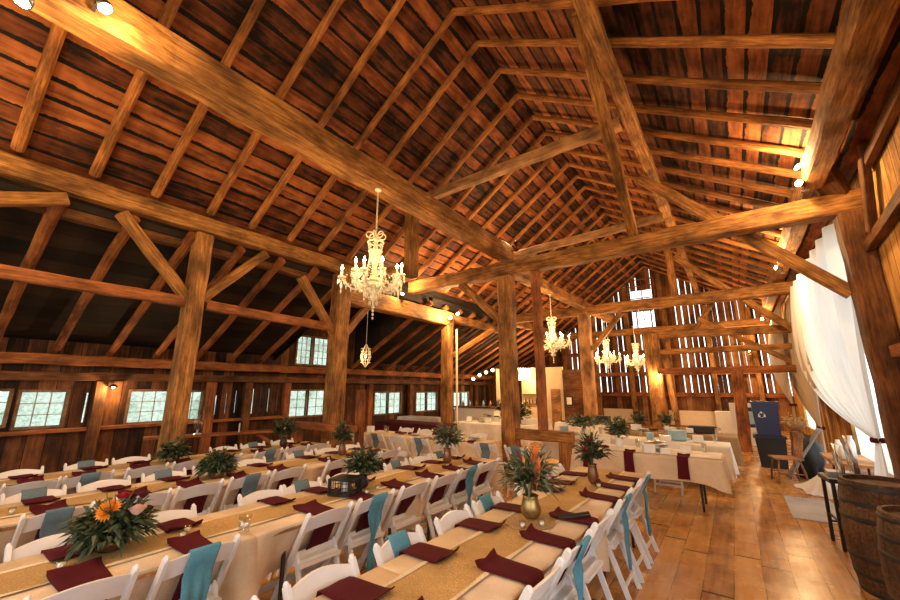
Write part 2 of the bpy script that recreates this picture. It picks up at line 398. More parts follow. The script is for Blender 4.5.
# ------------------------------------------------------------------ main frame
timber('purlin_plate', (XP, YN, 4.58), (XP, 6.1, 4.58), .22, .28, label='long hewn beam on the left carrying the roof pole feet, nearest stretch', cat='beam')
timber('purlin_plate', (XP, 5.9, 3.94), (XP, 10.15, 3.94), .28, .44, label='brightly lit hewn beam running behind the large chandelier to the second left post', cat='beam')
timber('purlin_plate', (XP, 10.15, 4.0), (XP, 13.6, 4.0), .22, .24, label='thinner beam continuing beyond the twin lamps on the left', cat='beam')
timber('purlin_plate', (XP, 13.6, 4.5), (XP, YF, 4.5), .25, .3, label='far stretch of the left plate beam near the bar', cat='beam')
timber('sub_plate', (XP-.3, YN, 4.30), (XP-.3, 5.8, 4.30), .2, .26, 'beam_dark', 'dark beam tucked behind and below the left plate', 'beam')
def braces(post, y, z0, z1, dy, x=XP, w=.16, sides=(-1,1)):
    for s in sides:
        timber('knee_brace', (x, y+s*.12, z0), (x, y+s*dy, z1), w, w, label='diagonal knee brace on the %s side of %s' % ('near' if s < 0 else 'far', post), cat='brace')
timber('timber_post', (XP, 2.64, 0), (XP, 2.66, 4.4), .27, .27, label='thick hewn post on the left standing beside the furthest table row', cat='post')
braces('the left hewn post', 2.65, 3.25, 4.38, 1.15)
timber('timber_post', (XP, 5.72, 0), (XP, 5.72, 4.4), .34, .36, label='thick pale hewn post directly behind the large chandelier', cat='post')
braces('the post behind the chandelier', 5.72, 2.95, 4.1, 1.1)
timber('timber_post', (XP, 9.98, 0), (XP, 9.98, 3.72), .31, .31, label='hewn post under the twin lamps, left of the centre post', cat='post')
timber('conduit_post', (-7.02, 10.12, 0), (-7.02, 10.12, 3.6), .05, .05, 'ivory', 'slim pale pipe standing just beside the post under the twin lamps', 'pipe')
timber('knee_brace', (XP+.1, 10.1, 2.75), (XP+.9, 11.4, 3.7), .16, .16, label='short diagonal brace rising from the post under the twin lamps', cat='brace')
timber('girt', (XP, YN, 3.22), (XP, 2.6, 3.17), .13, .17, 'rail', 'slim rail crossing in front of the left roof poles before the first post', 'rail')
timber('girt', (XP, 2.85, 3.17), (XP, 5.6, 3.10), .13, .17, 'rail', 'slim rail between the left post and the chandelier post', 'rail')
timber('low_brace', (XP, -.6, 3.75), (XP, .9, 4.35), .15, .17, label='diagonal brace at the far left edge under the long plate', cat='brace')
# first cross beam
timber('tie_beam', (-7.2, 8.1, 4.56), (1.95, 8.1, 4.56), .28, .34, label='nearest great cross beam spanning over the centre post', cat='beam', seed=5)
timber('timber_post', (-4.15, 8.1, 0), (-4.17, 8.1, 4.38), .34, .34, label='hewn centre post carrying the nearest cross beam', cat='post')
timber('knee_brace', (-4.33, 8.1, 3.30), (-5.45, 8.1, 4.40), .17, .17, label='diagonal brace left of the centre post under the nearest cross beam', cat='brace')
timber('slim_post', (-3.40, 8.1, .90), (-3.40, 8.1, 4.38), .17, .19, 'rail', 'slim dark post just right of the centre post, standing on the low rail', 'post')
timber('low_rail', (-4.02, 8.1, .79), (-2.78, 8.1, .79), .24, .21, 'beam', 'short horizontal rail joined to the foot of the centre post', 'rail')
timber('stub_post', (-2.92, 8.1, 0), (-2.92, 8.1, .69), .26, .22, 'beam', 'stub post holding the right end of the low rail', 'post')
timber('timber_post', (1.80, 8.12, 0), (1.80, 8.12, 4.38), .34, .36, 'beam_dark', 'dark post at the right wall beside the white curtain', 'post', seed=9)
timber('timber_post', (1.72, 8.12, 4.74), (1.45, 7.6, 5.05), .3, .26, 'beam_dark', 'dark angled block where the right post meets the roof plate', 'post')
timber('passing_brace', (1.66, 8.32, 3.18), (-1.05, 8.32, 6.06), .15, .19, label='long slanting brace crossing behind the nearest cross beam to the right post', cat='brace')
timber('strut', (-1.27, 8.1, 4.74), (-1.02, 4.3, 6.55), .18, .18, label='leaning strut standing on the nearest cross beam towards the ridge', cat='post')
timber('collar_beam', (-5.35, 6.4, 6.10), (-1.0, 6.4, 6.18), .17, .20, 'pale', 'pale collar beam high above the centre between the roof slopes', 'beam')
timber('hanging_post', (-5.72, 6.4, 4.25), (-5.72, 6.4, 5.95), .26, .26, label='short upright post under the left slope behind the chandelier chain', cat='post')
timber('strut_beam', (-7.2, 6.4, 4.62), (-5.6, 6.4, 4.40), .16, .16, label='short beam from the left plate to the short upright post', cat='beam')
timber('tie_pole', (-4.2, 8.6, 5.08), (-.75, 8.6, 5.22), .14, .16, 'pale', 'slender pale beam just above and behind the nearest cross beam', 'beam')
timber('roof_purlin', (-.86, 3.2, 6.22), (-.86, YF, 6.22), .20, .24, label='long purlin under the right slope running to the far gable', cat='beam')
# second, third cross beams
timber('tie_beam', (-10.6, 14.36, 4.55), (1.95, 14.36, 4.55), .30, .34, label='second cross beam behind the centre post', cat='beam', seed=6)
timber('timber_post', (-10.45, 14.36, 0), (-10.45, 14.36, 4.4), .25, .25, label='post at the left end of the second cross beam, hidden behind the lamp post', cat='post')
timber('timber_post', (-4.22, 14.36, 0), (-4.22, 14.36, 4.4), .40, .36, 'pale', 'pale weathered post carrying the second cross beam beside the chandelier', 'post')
timber('passing_brace', (1.6, 14.55, 3.35), (-1.1, 14.55, 6.1), .15, .19, label='long slanting brace behind the second cross beam', cat='brace')
timber('strut', (-1.21, 14.36, 4.7), (-1.26, 14.36, 6.6), .22, .22, label='upright strut standing on the second cross beam', cat='post')
timber('knee_brace', (-4.0, 14.36, 3.1), (-2.9, 14.36, 4.35), .15, .16, label='brace rising right from the pale weathered post', cat='brace')
timber('tie_beam', (XP, 20.9, 4.5), (1.9, 20.9, 4.5), .28, .32, label='third cross beam near the far gable', cat='beam')
timber('timber_post', (-2.15, 15.0, 0), (-2.15, 15.0, 3.6), .46, .40, label='stout post in the middle distance right of the far chandeliers', cat='post')
timber('loft_beam', (-2.15, 15.0, 3.55), (1.85, 15.0, 3.45), .2, .24, label='upper beam from the stout far post to the right wall', cat='beam')
timber('loft_beam', (-2.0, 15.0, 2.95), (1.85, 15.0, 2.95), .14, .16, label='middle rail of the far frame between stout post and right wall', cat='beam')
timber('loft_beam', (-2.0, 14.6, 2.30), (1.85, 14.6, 2.30), .2, .2, 'rail', 'lowest rail of the far frame carried by the lone right post', 'beam')
timber('timber_post', (.03, 14.45, 0), (.10, 14.45, 2.25), .30, .28, 'rail', 'lone post standing on the open floor near the blue bin', 'post')
timber('far_post', (-1.72, 15.3, 1.0), (-1.85, 15.3, 2.9), .18, .18, label='small lit upright beside the stout far post', cat='post')
timber('knee_brace', (-.9, 15.0, 3.5), (.1, 15.0, 5.0), .14, .14, label='far diagonal brace above the far frame, left one', cat='brace')
timber('knee_brace', (1.6, 15.0, 2.4), (-.7, 15.0, 4.0), .14, .14, label='far diagonal brace crossing the far frame down to the right', cat='brace')
for i, (z, n) in enumerate(((1.45,'lowest'), (2.45,'second'), (3.55,'third'))):
    timber('gable_rail', (-7.6, 21.85, z), (1.9, 21.85, z), .14, .2, 'rail', '%s horizontal rail on the slatted far gable' % n, 'rail')
for i, xx in enumerate((-7.6,-5.9,-4.2,-2.4,-.7,.9)):
    timber('gable_post', (xx, 21.7, 0), (xx, 21.7, min(5.6, roofz(xx)-.2)), .2, .2, label='upright of the far gable, %s from the left' % ORD[i], cat='post')
# great longitudinal beam
timber('ridge_beam', (-4.22, YN, 5.02), (-4.22, 8.35, 5.02), .34, .40, label='great rough-hewn beam running overhead with a broken end on the cross beam', cat='beam', rough=.022, seed=21)
timber('ridge_beam', (-4.17, 8.3, 4.62), (-4.17, 18.5, 4.80), .28, .3, label='overhead beam continuing beyond the centre post over the second chandelier', cat='beam')
timber('roof_plate', (1.38, YN, 5.10), (1.42, YF, 4.78), .28, .32, label='roof plate along the top of the right wall', cat='beam', seed=4)
# rafters
def nth(i, n): return ORD[i] if i < len(ORD) else ORD[-1]
y = -2.83+.0; k = 0
while y < YF-.1:
    yy = y + R.uniform(-.04, .04)
    pole('rafter', (XP+.02, yy, roofz(XP)+.03), (RX, yy, RZ-.02), .064, label='round pole rafter of the left roof slope, %s from the near gable' % nth(k, 0), group='pole rafters of the left slope')
    pole('rafter', (XR+.22, yy, roofz(XR+.22)+.03), (RX, yy, RZ-.02), .062, label='round pole rafter of the right roof slope, %s from the near gable' % nth(k, 0), group='pole rafters of the right slope')
    y += .79 if y < 15 else 1.0; k += 1
y = -1.66; k = 0
while y < YF-.2:
    if not (DY0+.1 < y < DY1-.2):
        pole('lean_rafter', (XP+.02, y, LZ0-.02), (XL+.1, y, LZ1-.12), .076, 'rail', label='round pole rafter of the low side roof, %s from the near gable' % nth(k, 0), group='pole rafters of the low side roof'); k += 1
    y += .83
# right wall timbers near the camera
timber('wall_brace', (1.87, 7.35, 4.75), (1.87, 5.2, 4.95), .10, .14, 'beam_dark', 'dark diagonal brace on the golden boards at the upper right', 'brace')
timber('wall_brace', (1.87, 8.0, 3.78), (1.87, 5.9, 3.98), .10, .16, 'beam_dark', 'dark upper rail on the golden boards at the right', 'brace')
timber('wall_rail', (1.86, YN, 2.25), (1.86, 7.9, 2.25), .12, .16, 'rail', 'rail stub across the golden boards right of the curtain post', 'rail')
timber('wall_stud', (1.84, 7.55, 3.9), (1.84, 7.05, 5.0), .10, .16, 'beam_dark', 'thin dark stub high on the right wall beside the curtain post', 'post')

# ------------------------------------------------------------------ tables, cloths, chairs
def folding_table(cx, cy, lx, ly, label, cat='table', h=.735):
    t = empty('banquet_table', (cx, cy, 0), label=label, cat=cat)
    bm = B(); box(bm, -lx/2, lx/2, -ly/2, ly/2, h-.04, h); obj('tabletop', bm, 'pale', t)
    for sx in (-1, 1):
        for sy in (-1, 1):
            bm = B(); dx = lx/2-.12; dy = ly/2-.12
            if lx > ly: dx = lx/2-.3
            else: dy = ly/2-.3
            tube(bm, [(sx*dx, sy*dy, h-.04), (sx*dx, sy*dy, .02), (sx*dx, sy*dy, 0)], .016, 8); obj('leg', bm, 'iron', t, True)
    return t
def tablecloth(cx, cy, lx, ly, drop, mat, label, seed, h=.742, fold=.028, cat='tablecloth', tuck=0):
    rr = random.Random(seed); bm = B(); per = []
    hx, hy = lx/2, ly/2; st = .045
    def edge(a, b):
        n = max(2, int((Vector(b)-Vector(a)).length/st))
        return [tuple(a[i]+(b[i]-a[i])*k/n for i in (0,1)) for k in range(n)]
    c = [(-hx,-hy),(hx,-hy),(hx,hy),(-hx,hy)]
    for i in range(4): per += edge(c[i], c[(i+1)%4])
    n = len(per); ph = [rr.uniform(0, 6.28) for _ in range(4)]
    top = [bm.verts.new((p[0], p[1], h)) for p in per]; bm.faces.new(top)
    prev = top
    for j, d in enumerate((.012, .08, .22, .40, .60, .80, 1.0)):
        dz = drop*d if j else .010; ring = []
        for k, p in enumerate(per):
            s = k*st; t = dz/drop
            nx = 0 if abs(abs(p[0])-hx) > 1e-4 else (1 if p[0] > 0 else -1)
            ny = 0 if abs(abs(p[1])-hy) > 1e-4 else (1 if p[1] > 0 else -1)
            cr = min(abs(abs(p[0])-hx) + abs(abs(p[1])-hy), 9)
            dc = min(math.hypot(abs(p[0])-hx, abs(p[1])-hy), .25)/.25
            off = .008 + t*(.012 + fold*(math.sin(s*11+ph[0])+.6*math.sin(s*23+ph[1]+1.3*math.sin(s*3))+.5*math.sin(s*5+ph[2]))*.6 + (1-dc)*.05)
            off = max(off, .005) - (tuck*t*abs(nx) if ny == 0 or dc < .01 else 0)*min(1, dc+.25)
            zz = h - dz - (1-dc)*t*.07 + t*.01*math.sin(s*7+ph[3])
            ring.append(bm.verts.new((p[0]+nx*off, p[1]+ny*off, max(zz, .02))))
        for k in range(n): bm.faces.new((prev[k], ring[k], ring[(k+1)%n], prev[(k+1)%n]))
        prev = ring
    bmesh.ops.recalc_face_normals(bm, faces=bm.faces)
    o = obj('tablecloth', bm, mat, smooth=True, loc=(cx, cy, 0)); return tag(o, label, cat)
def runner(cx, cy, ly, label, seed, w=.34, h=.746, axis='Y'):
    rr = random.Random(seed); r = empty('table_runner', (cx, cy, h), 0 if axis == 'Y' else PI/2, label=label, cat='table runner')
    ph = rr.uniform(0, 6)
    def f(u, v, a, b, z): return (a+(b-a)*u+.006*math.sin(v*ly*5+ph), -ly/2+ly*v, z+.003*math.sin(v*ly*9+ph+u*3))
    bm = B(); grid(bm, 6, 50, lambda u, v: f(u, v, -w/2, w/2, .004)); obj('burlap', bm, 'runner', r)
    for s in (-1, 1):
        bm = B(); grid(bm, 2, 50, lambda u, v: f(u, v, s*w/2-.004, s*(w/2+.028), .006)); obj('lace_edge', bm, 'lace', r)
    return r
# folding chair prototype, sitter faces +Y, origin at floor centre
def make_chair():
    t = empty('folding_chair')
    for s in (-1, 1):
        bm = B(); bar(bm, (s*.205, .20, 0), (s*.205, -.262, .80), .024, .044); bmesh.ops.bevel(bm, geom=bm.edges[:], offset=.005, segments=1)
        ball(bm, (s*.205, -.262, .800), .022, .6, 1, 1); obj('front_leg', bm, 'white', t)
        bm = B(); bar(bm, (s*.178, -.27, 0), (s*.178, -.085, .50), .022, .040); ball(bm, (s*.178, -.085, .50), .020, .55, 1, 1); obj('rear_leg', bm, 'white', t)
    bm = B()
    def top(u, v, k):
        x = -.195+.39*u; a = math.sin(PI*u)
        z = .660 + v*.115 + (.030*a if v > .5 else .022*a); y = -.262+(.80-z)*.578 - .020*a + k
        return (x, y, z)
    a = grid(bm, 10, 3, lambda u, v: top(u, v, -.009)); b = grid(bm, 10, 3, lambda u, v: top(u, v, .009))
    for i in range(10): bm.faces.new((a[i][0], b[i][0], b[i+1][0], a[i+1][0])); bm.faces.new((a[i][3], a[i+1][3], b[i+1][3], b[i][3]))
    for j in range(3): bm.faces.new((a[0][j], a[0][j+1], b[0][j+1], b[0][j])); bm.faces.new((a[10][j], b[10][j], b[10][j+1], a[10][j+1]))
    bmesh.ops.recalc_face_normals(bm, faces=bm.faces); obj('backrest', bm, 'white', t)
    bm = B(); box(bm, -.19, .19, -.175, .215, .405, .432); bmesh.ops.bevel(bm, geom=bm.edges[:], offset=.006, segments=1); s = obj('seat', bm, 'white', t)
    bm = B(); box(bm, -.165, .165, -.14, .185, .432, .452); bmesh.ops.bevel(bm, geom=bm.edges[:], offset=.009, segments=2); obj('cushion', bm, 'pad', s)
    bm = B(); bar(bm, (-.195, -.066, .465), (.195, -.066, .465), .018, .055); obj('slat', bm, 'white', t)
    bm = B(); bar(bm, (-.195, .125, .13), (.195, .125, .13), .016, .036); obj('stretcher', bm, 'white', t)
    bm = B(); bar(bm, (-.17, -.225, .12), (.17, -.225, .12), .016, .032); obj('stretcher', bm, 'white', t)
    return t
def copy_tree(o, parent=None):
    c = o.copy(); C.objects.link(c)
    if parent: c.parent = parent
    for ch in list(o.children): copy_tree(ch, c)
    return c
chair0 = make_chair(); chair_used = [False]
def chair(x, y, rz, label, group):
    if not chair_used[0]: o = chair0; chair_used[0] = True
    else: o = copy_tree(chair0)
    o.location = (x, y, 0); o.rotation_euler = (0, 0, rz + R.uniform(-.03, .03))
    return tag(o, label, 'chair', group)
def sash_mesh(mat, tail, seed):
    rr = random.Random(seed); bm = B(); w = .085
    def yb(z, e): return -.262+(.80-z)*.578-.020+e
    # wraps the top slat: front face, over the top, back face, then hangs
    path = [(yb(.67,.018), .67), (yb(.74,.018), .74), (yb(.80,.016), .803), (yb(.808,0), .818), (yb(.80,-.018), .806), (yb(.72,-.022), .72), (yb(.65,-.03), .65)]
    zz = .65; n = 8
    for i in range(1, n+1): z = .65-(.65-tail)*i/n; path.append((yb(.65,-.036)-.004*math.sin(i), z))
    wid = [1]*7+[(.95,.72,.40,.24,.40,.52,.58,.60)[i-1] if seed % 3 else 1-(i/n)**1.4*.75 for i in range(1, n+1)]
    ph = rr.uniform(0, 6); m = len(path)-1; drift = rr.uniform(-.05, .05)
    def f(u, v):
        i = min(int(v*m+.001), m); y, z = path[i]; k = wid[i]; fo = .010*math.sin(u*14+ph)*(1 if i > 6 else .25)*min(1, (i-5)/4 if i > 5 else 0.3)
        return ((u-.5)*2*w*k + (drift*(i-6)/n if i > 6 else 0), y+fo-.004, z + (.03*math.sin(u*PI)*-1 if i == m else 0))
    grid(bm, 12, m, f); return bm
def sash(x, y, rz, label, mat, seed, tail=.30):
    o = obj('chair_sash', sash_mesh(mat, tail, seed), mat, smooth=True); solidify(o, .004, 0)
    o.location = (x, y, 0); o.rotation_euler = (0, 0, rz); return tag(o, label, 'sash', 'chair sashes')
def napkin(ex, y, side, label, seed, drop=.34, w=.10, inn=.30, axis='X', h=.752, slope=.5):
    """folded napkin lying at the table edge and hanging over it. side=+1: edge faces +X"""
    rr = random.Random(seed); bm = B(); path = [(-inn, .022), (-inn+.02, .012), (-inn*.8, .006), (-inn*.5, .004), (-inn*.25, .004), (-.01, .004), (.022, 0), (.032, -.03)]
    n = 7
    for i in range(1, n+1): path.append((.034-slope*(drop-.03)*i/n+.004*math.sin(i+seed), -.03-(drop-.03)*i/n))
    m = len(path)-1; sk = rr.uniform(-.025, .025); w *= rr.uniform(.9,1.1)
    def f(u, v):
        i = min(int(v*m+.001), m); a, z = path[i]; lift = .014*abs(u-.5)*2*rr_s if i == 0 else 0
        return (side*a, (u-.5)*2*w*(1+.08*math.cos(v*5))+sk*(1-v), z+lift+.002*math.sin(u*9+v*5))
    rr_s = rr.uniform(.3, 2)
    grid(bm, 6, m, f); o = obj('napkin', bm, 'napkin', smooth=True); solidify(o, .006, 0)
    o.location = (ex, y, h) ; 
    if axis == 'Y': o.rotation_euler = (0, 0, PI/2)
    return tag(o, label, 'napkin', 'burgundy napkins')

ROWS = [  # name, x left, x right, tables [(y0,y1)], seats right, seats left
 ('nearest', -1.84, -1.03, [(0,1.83),(1.83,3.66),(3.66,5.49)],
    [.35,.92,1.5,2.20,2.74,3.30,4.05,4.42,4.85,5.22][:0] or [.36,.93,1.52,2.18,2.74,3.30,4.03,4.52,5.02], [.36,.93,1.50,2.11,2.72,3.24,4.03,4.42,4.90]),
 ('second', -3.69, -2.88, [(-.1,1.66),(1.66,3.46),(3.46,5.25)], [.20,.73,1.27,2.23,2.74,3.28,3.84,4.32,4.80], [.20,.78,1.40,2.19,2.62,3.15,4.02,4.52,4.98]),
 ('third', -5.46, -4.65, [(-.1,1.68),(1.68,3.34),(3.34,5.0)], [.35,.93,1.5,1.98,2.50,2.98,3.75,4.25,4.72], [.35,.93,1.45,1.98,2.50,2.98,3.75,4.25,4.72]),
 ('fourth', -7.0, -6.2, [(.0,1.62),(1.62,3.22),(3.22,4.85)], [.4,1.0,1.45,2.0,2.5,2.95,3.6,4.1,4.5], [.4,1.0,1.62,2.1,3.35,3.85,4.4]),
]
SASH = {('nearest','right'): {1:1,4:1,6:1,8:1}, ('nearest','left'): {3:1,5:1,7:1}, ('second','right'): {2:1,4:1,7:1}, ('second','left'): {0:1,4:1,6:1,8:1},
        ('third','right'): {1:1,4:1,7:1}, ('third','left'): {1:1,3:1,6:1}, ('fourth','right'): {2:1,6:1}, ('fourth','left'): {2:1,5:1}}
sd = 100
for rn, xa, xb, tabs, sr, sl in ROWS:
    cx, wx = (xa+xb)/2, xb-xa
    for i, (y0, y1) in enumerate(tabs):
        pos = ('near', 'middle', 'far')[i]
        folding_table(cx, (y0+y1)/2, wx-.03, y1-y0-.03, 'folding table at the %s end of the %s table row, under tan linen' % (pos, rn) if pos != 'middle' else 'folding table in the middle of the %s table row, under tan linen' % rn)
        tablecloth(cx, (y0+y1)/2, wx-.02, y1-y0-.012, .37, 'cloth', 'tan linen cloth on the %s table of the %s row' % (pos, rn), sd+i, tuck=.21)
        if i == 0 and tabs[0][1] < 0: continue
    L = tabs[-1][1]-tabs[0][0]
    runner(cx, (tabs[-1][1]+tabs[0][0])/2, L-.1, 'burlap runner with cream lace edges along the %s table row' % rn, sd)
    for side, seats, ex, s in (('right', sr, xb, 1), ('left', sl, xa, -1)):
        nn = len(seats)
        for i, y in enumerate(seats):
            rz = PI/2 if s > 0 else -PI/2
            x = ex + s*(.095 - .262); e = ORD[nn-1-i]
            desc = '%s side of %s table row, %s from far end' % (side, rn, e)
            hs = SASH.get((rn, side), {}).get(i)
            chair(x, y, rz, '%s white folding chair, %s' % ('sashed' if hs else 'bare', desc), 'folding chairs along the %s table row' % rn)
            if hs:
                sash(x, y, rz, '%s sash on chair, %s' % ('teal' if rn in ('nearest','second') else 'shade-toned teal', desc), 'sash' if (rn in ('nearest',) or (rn == 'second' and side == 'right')) else 'sash_shaded', sd+i+50, .22 if s > 0 else .36)
            napkin(ex-.01*s, y+.02, s, 'burgundy napkin, %s' % desc.replace('side', 'edge'), sd+i*3+(7 if s > 0 else 0))
    sd += 40
# cross row behind the long rows
for i, (x0, x1) in enumerate(((-7.3,-5.6), (-5.55,-3.95))):
    n = ('left', 'right')[i]
    folding_table((x0+x1)/2, 6.75, x1-x0-.03, .75, 'folding table, %s one of the crosswise pair left of the centre post' % n)
    tablecloth((x0+x1)/2, 6.75, x1-x0-.01, .78, .45, 'cloth', 'tan linen cloth on the %s table of the crosswise pair left of the centre post' % n, 900+i)
for i, x in enumerate((-6.95,-6.35,-5.75,-5.15,-4.5)):
    d = '%s from the left before the crosswise tables' % ORD[i]
    chair(x, 6.36-.0, 0, 'white folding chair, %s' % d, 'chairs at the crosswise tables')
    if i in (1, 3): sash(x, 6.36, 0, 'shade-toned teal sash on the chair standing %s' % d, 'sash_shaded', 700+i, .35)
for i, x in enumerate((-6.7,-6.1,-5.2,-4.6)):
    chair(x, 7.22, PI, 'white folding chair behind the crosswise tables, %s from the left' % ORD[i], 'chairs behind the crosswise tables')
# dark covered buffet and rough benches by the left wall
folding_table(-8.1, 9.4, 2.6, .7, 'long buffet table under wine cloth by the left windows')
tablecloth(-8.1, 9.4, 2.62, .72, .5, 'darkred', 'wine coloured cloth on the buffet by the left windows', 930)
folding_table(-9.2, 11.2, 1.9, .7, 'folding table under cream cloth near the left windows'); tablecloth(-9.2, 11.2, 1.92, .72, .28, 'cloth_w', 'cream cloth on the table near the left windows', 931)
folding_table(-6.0, 10.6, 2.4, .76, 'folding table under cream cloth behind the crosswise tables'); tablecloth(-6.0, 10.6, 2.42, .78, .45, 'cloth_w', 'cream cloth on the table behind the crosswise tables', 932)
folding_table(-6.6, 12.8, 2.6, .76, 'folding table under cream cloth before the white bar'); tablecloth(-6.6, 12.8, 2.62, .78, .45, 'cloth_w', 'cream cloth on the table before the white bar', 933)
# serving tables on the right
SERV = [(-2.42,-.28,7.02,7.80,'front','cloth'), (-3.7,-.22,8.75,9.5,'second','cloth_w'), (-2.7,-.10,10.5,11.25,'third','brown'), (-4.6,-3.0,11.9,12.65,'rearmost','cloth_w')]
for i, (x0, x1, y0, y1, n, m) in enumerate(SERV):
    folding_table((x0+x1)/2, (y0+y1)/2, x1-x0-.03, y1-y0-.03, 'folding serving table, %s of the four right of the centre post' % n)
    tablecloth((x0+x1)/2, (y0+y1)/2, x1-x0, y1-y0, .33 if i == 0 else .5, m, '%s cloth on the %s serving table' % ('tan' if m == 'cloth' else 'brown' if m == 'brown' else 'cream', n), 950+i)
bm = B(); box(bm, -2.40, -.30, 7.12, 7.79, .752, .757); tag(obj('table_cover', bm, 'cloth_w'), 'cream overlay spread on top of the front serving table', 'tablecloth')
for i, x in enumerate((-2.18, -1.52, -.78)):
    napkin(x, 7.03, -1, 'burgundy napkin hanging down the front serving table, %s from the left' % ORD[i], 960+i, .30, .075, .16, 'Y', slope=-.10)
for i, (x, y) in enumerate(((-2.35,8.15),(-1.75,8.15),(-1.15,8.15))):
    chair(x, y, PI, 'white folding chair behind the front serving table, %s from the left' % ORD[i], 'chairs behind the front serving table')
for i, x in enumerate((-3.7,-3.1)):
    chair(x, 6.45, 0, 'white folding chair under the low rail by the centre post, %s from the left' % ORD[i], 'chairs by the centre post')
    sash(x, 6.45, 0, 'shade-toned teal sash on the chair by the centre post, %s from the left' % ORD[i], 'sash_shaded', 720+i, .3)

# ------------------------------------------------------------------ flowers
def leaves(bm, n, c, rx, rz, ll, lw, rr, up=.3, droop=.35, start=.02):
    c = Vector(c)
    for _ in range(n):
        a = rr.uniform(0, 2*PI); e = math.asin(rr.uniform(-.25, 1))*rr.uniform(.6, 1)
        d = Vector((math.cos(a)*math.cos(e), math.sin(a)*math.cos(e), math.sin(e)+up)).normalized()
        rad = rr.uniform(.15, 1); p = c + Vector((d.x*rx, d.y*rx, d.z*rz))*rad
        s = d.cross(Vector((0,0,1))); s = (s if s.length > .1 else Vector((1,0,0))).normalized()
        s = (s + Vector((rr.uniform(-.5,.5), rr.uniform(-.5,.5), rr.uniform(-.5,.5)))).normalized()
        L = ll*rr.uniform(.6, 1.2); W = lw*rr.uniform(.7, 1.2)
        d2 = (d + Vector((rr.uniform(-.5,.5), rr.uniform(-.5,.5), rr.uniform(-.4,.4)))).normalized()
        m = p + d2*L*.5; t = p + d2*L + Vector((0,0,-droop*L))
        nrm = d2.cross(s)*W*.25
        v = [bm.verts.new(q) for q in (p, m-s*W/2+nrm, m+s*W/2+nrm, t, m)]
        bm.faces.new((v[0], v[1], v[4])); bm.faces.new((v[0], v[4], v[2])); bm.faces.new((v[1], v[3], v[4])); bm.faces.new((v[4], v[3], v[2]))
def stems(bm, n, c, r, h, rr):
    for _ in range(n):
        a = rr.uniform(0, 2*PI); q = rr.uniform(.2, 1)*r
        tube(bm, [(c[0], c[1], c[2]-.06), (c[0]+q*.3*math.cos(a), c[1]+q*.3*math.sin(a), c[2]+h*.4), (c[0]+q*math.cos(a), c[1]+q*math.sin(a), c[2]+h*rr.uniform(.5, 1))], .003, 4)
def daisy(parent, c, r, mat, n=20, tilt=(.9,0,.6), label=None):
    bm = B(); rot = Euler(tilt).to_matrix()
    for ring in range(3):
        for k in range(n):
            a = 2*PI*(k+ring*.5)/n; rr = r*(1-.17*ring); w = rr*.34
            d = Vector((math.cos(a), math.sin(a), 0)); s = Vector((-d.y, d.x, 0))
            pts = [d*r*.18, d*rr*.6+s*w/2+Vector((0,0,.008+.012*ring)), d*rr+Vector((0,0,.004+.02*ring)), d*rr*.6-s*w/2+Vector((0,0,.008+.012*ring))]
            bm.faces.new([bm.verts.new(Vector(c)+rot@p) for p in pts])
    f = obj('flower', bm, mat, parent)
    bm = B(); ball(bm, Vector(c)+rot@Vector((0,0,.012)), r*.3, 1, 1, .6); obj('flower_centre', bm, 'seed', f)
    if label: f['label'] = label
def rose(parent, c, r, mat, label=None, seed=0):
    rr = random.Random(seed); bm = B(); c = Vector(c)
    for ring in range(5):
        n = 3+ring; q = r*(.25+.17*ring)
        for k in range(n):
            a0 = 2*PI*k/n+ring*.7
            g = lambda u, v: c + Vector((math.cos(a0+(u-.5)*2.4*PI/n*1.25)*q*(.55+.5*v), math.sin(a0+(u-.5)*2.4*PI/n*1.25)*q*(.55+.5*v), (v-.45)*r*(1.25-.16*ring)+.0))
            grid(bm, 4, 3, g)
    f = obj('flower', bm, mat, parent, True)
    if label: f['label'] = label
def tealight(x, y, z, label):
    t = empty('candle_holder', (x, y, z), label=label, cat='candle'); bm = B()
    lathe(bm, [(.022,0),(.026,.045),(.024,.045),(.020,.004)], n=12, cap=False); obj('glass_cup', bm, 'glass', t, True)
    bm = B(); lathe(bm, [(.0185,.003),(.0185,.03),(.004,.032)], n=12); obj('wax', bm, 'wax', t, True)
TZ = .756
def low_arr(x, y, seed, label, spread=.25, n=420, fl=()):
    rr = random.Random(seed); t = empty('flower_arrangement', (x, y, TZ), label=label, cat='flower arrangement')
    bm = B(); lathe(bm, [(.07,0),(.09,.05),(.075,.07)], n=16); obj('bowl', bm, 'bronze', t, True)
    bm = B(); leaves(bm, n, (0,0,.10), spread, .17, .12, .040, rr, .12, .4); obj('foliage', bm, 'leaf', t)
    bm = B(); leaves(bm, n//4, (0,0,.10), spread*1.02, .16, .09, .042, rr, .2, .3); tag(obj('foliage', bm, 'leaf2', t), 'grey-green eucalyptus leaves')
    bm = B(); stems(bm, 16, (0,0,.08), spread*1.1, .28, rr); obj('stem', bm, 'leaf3', t)
    for kind, dx, dy, dz, r, m in fl:
        (daisy if kind == 'd' else rose)(t, (dx, dy, dz), r, m)
    return t
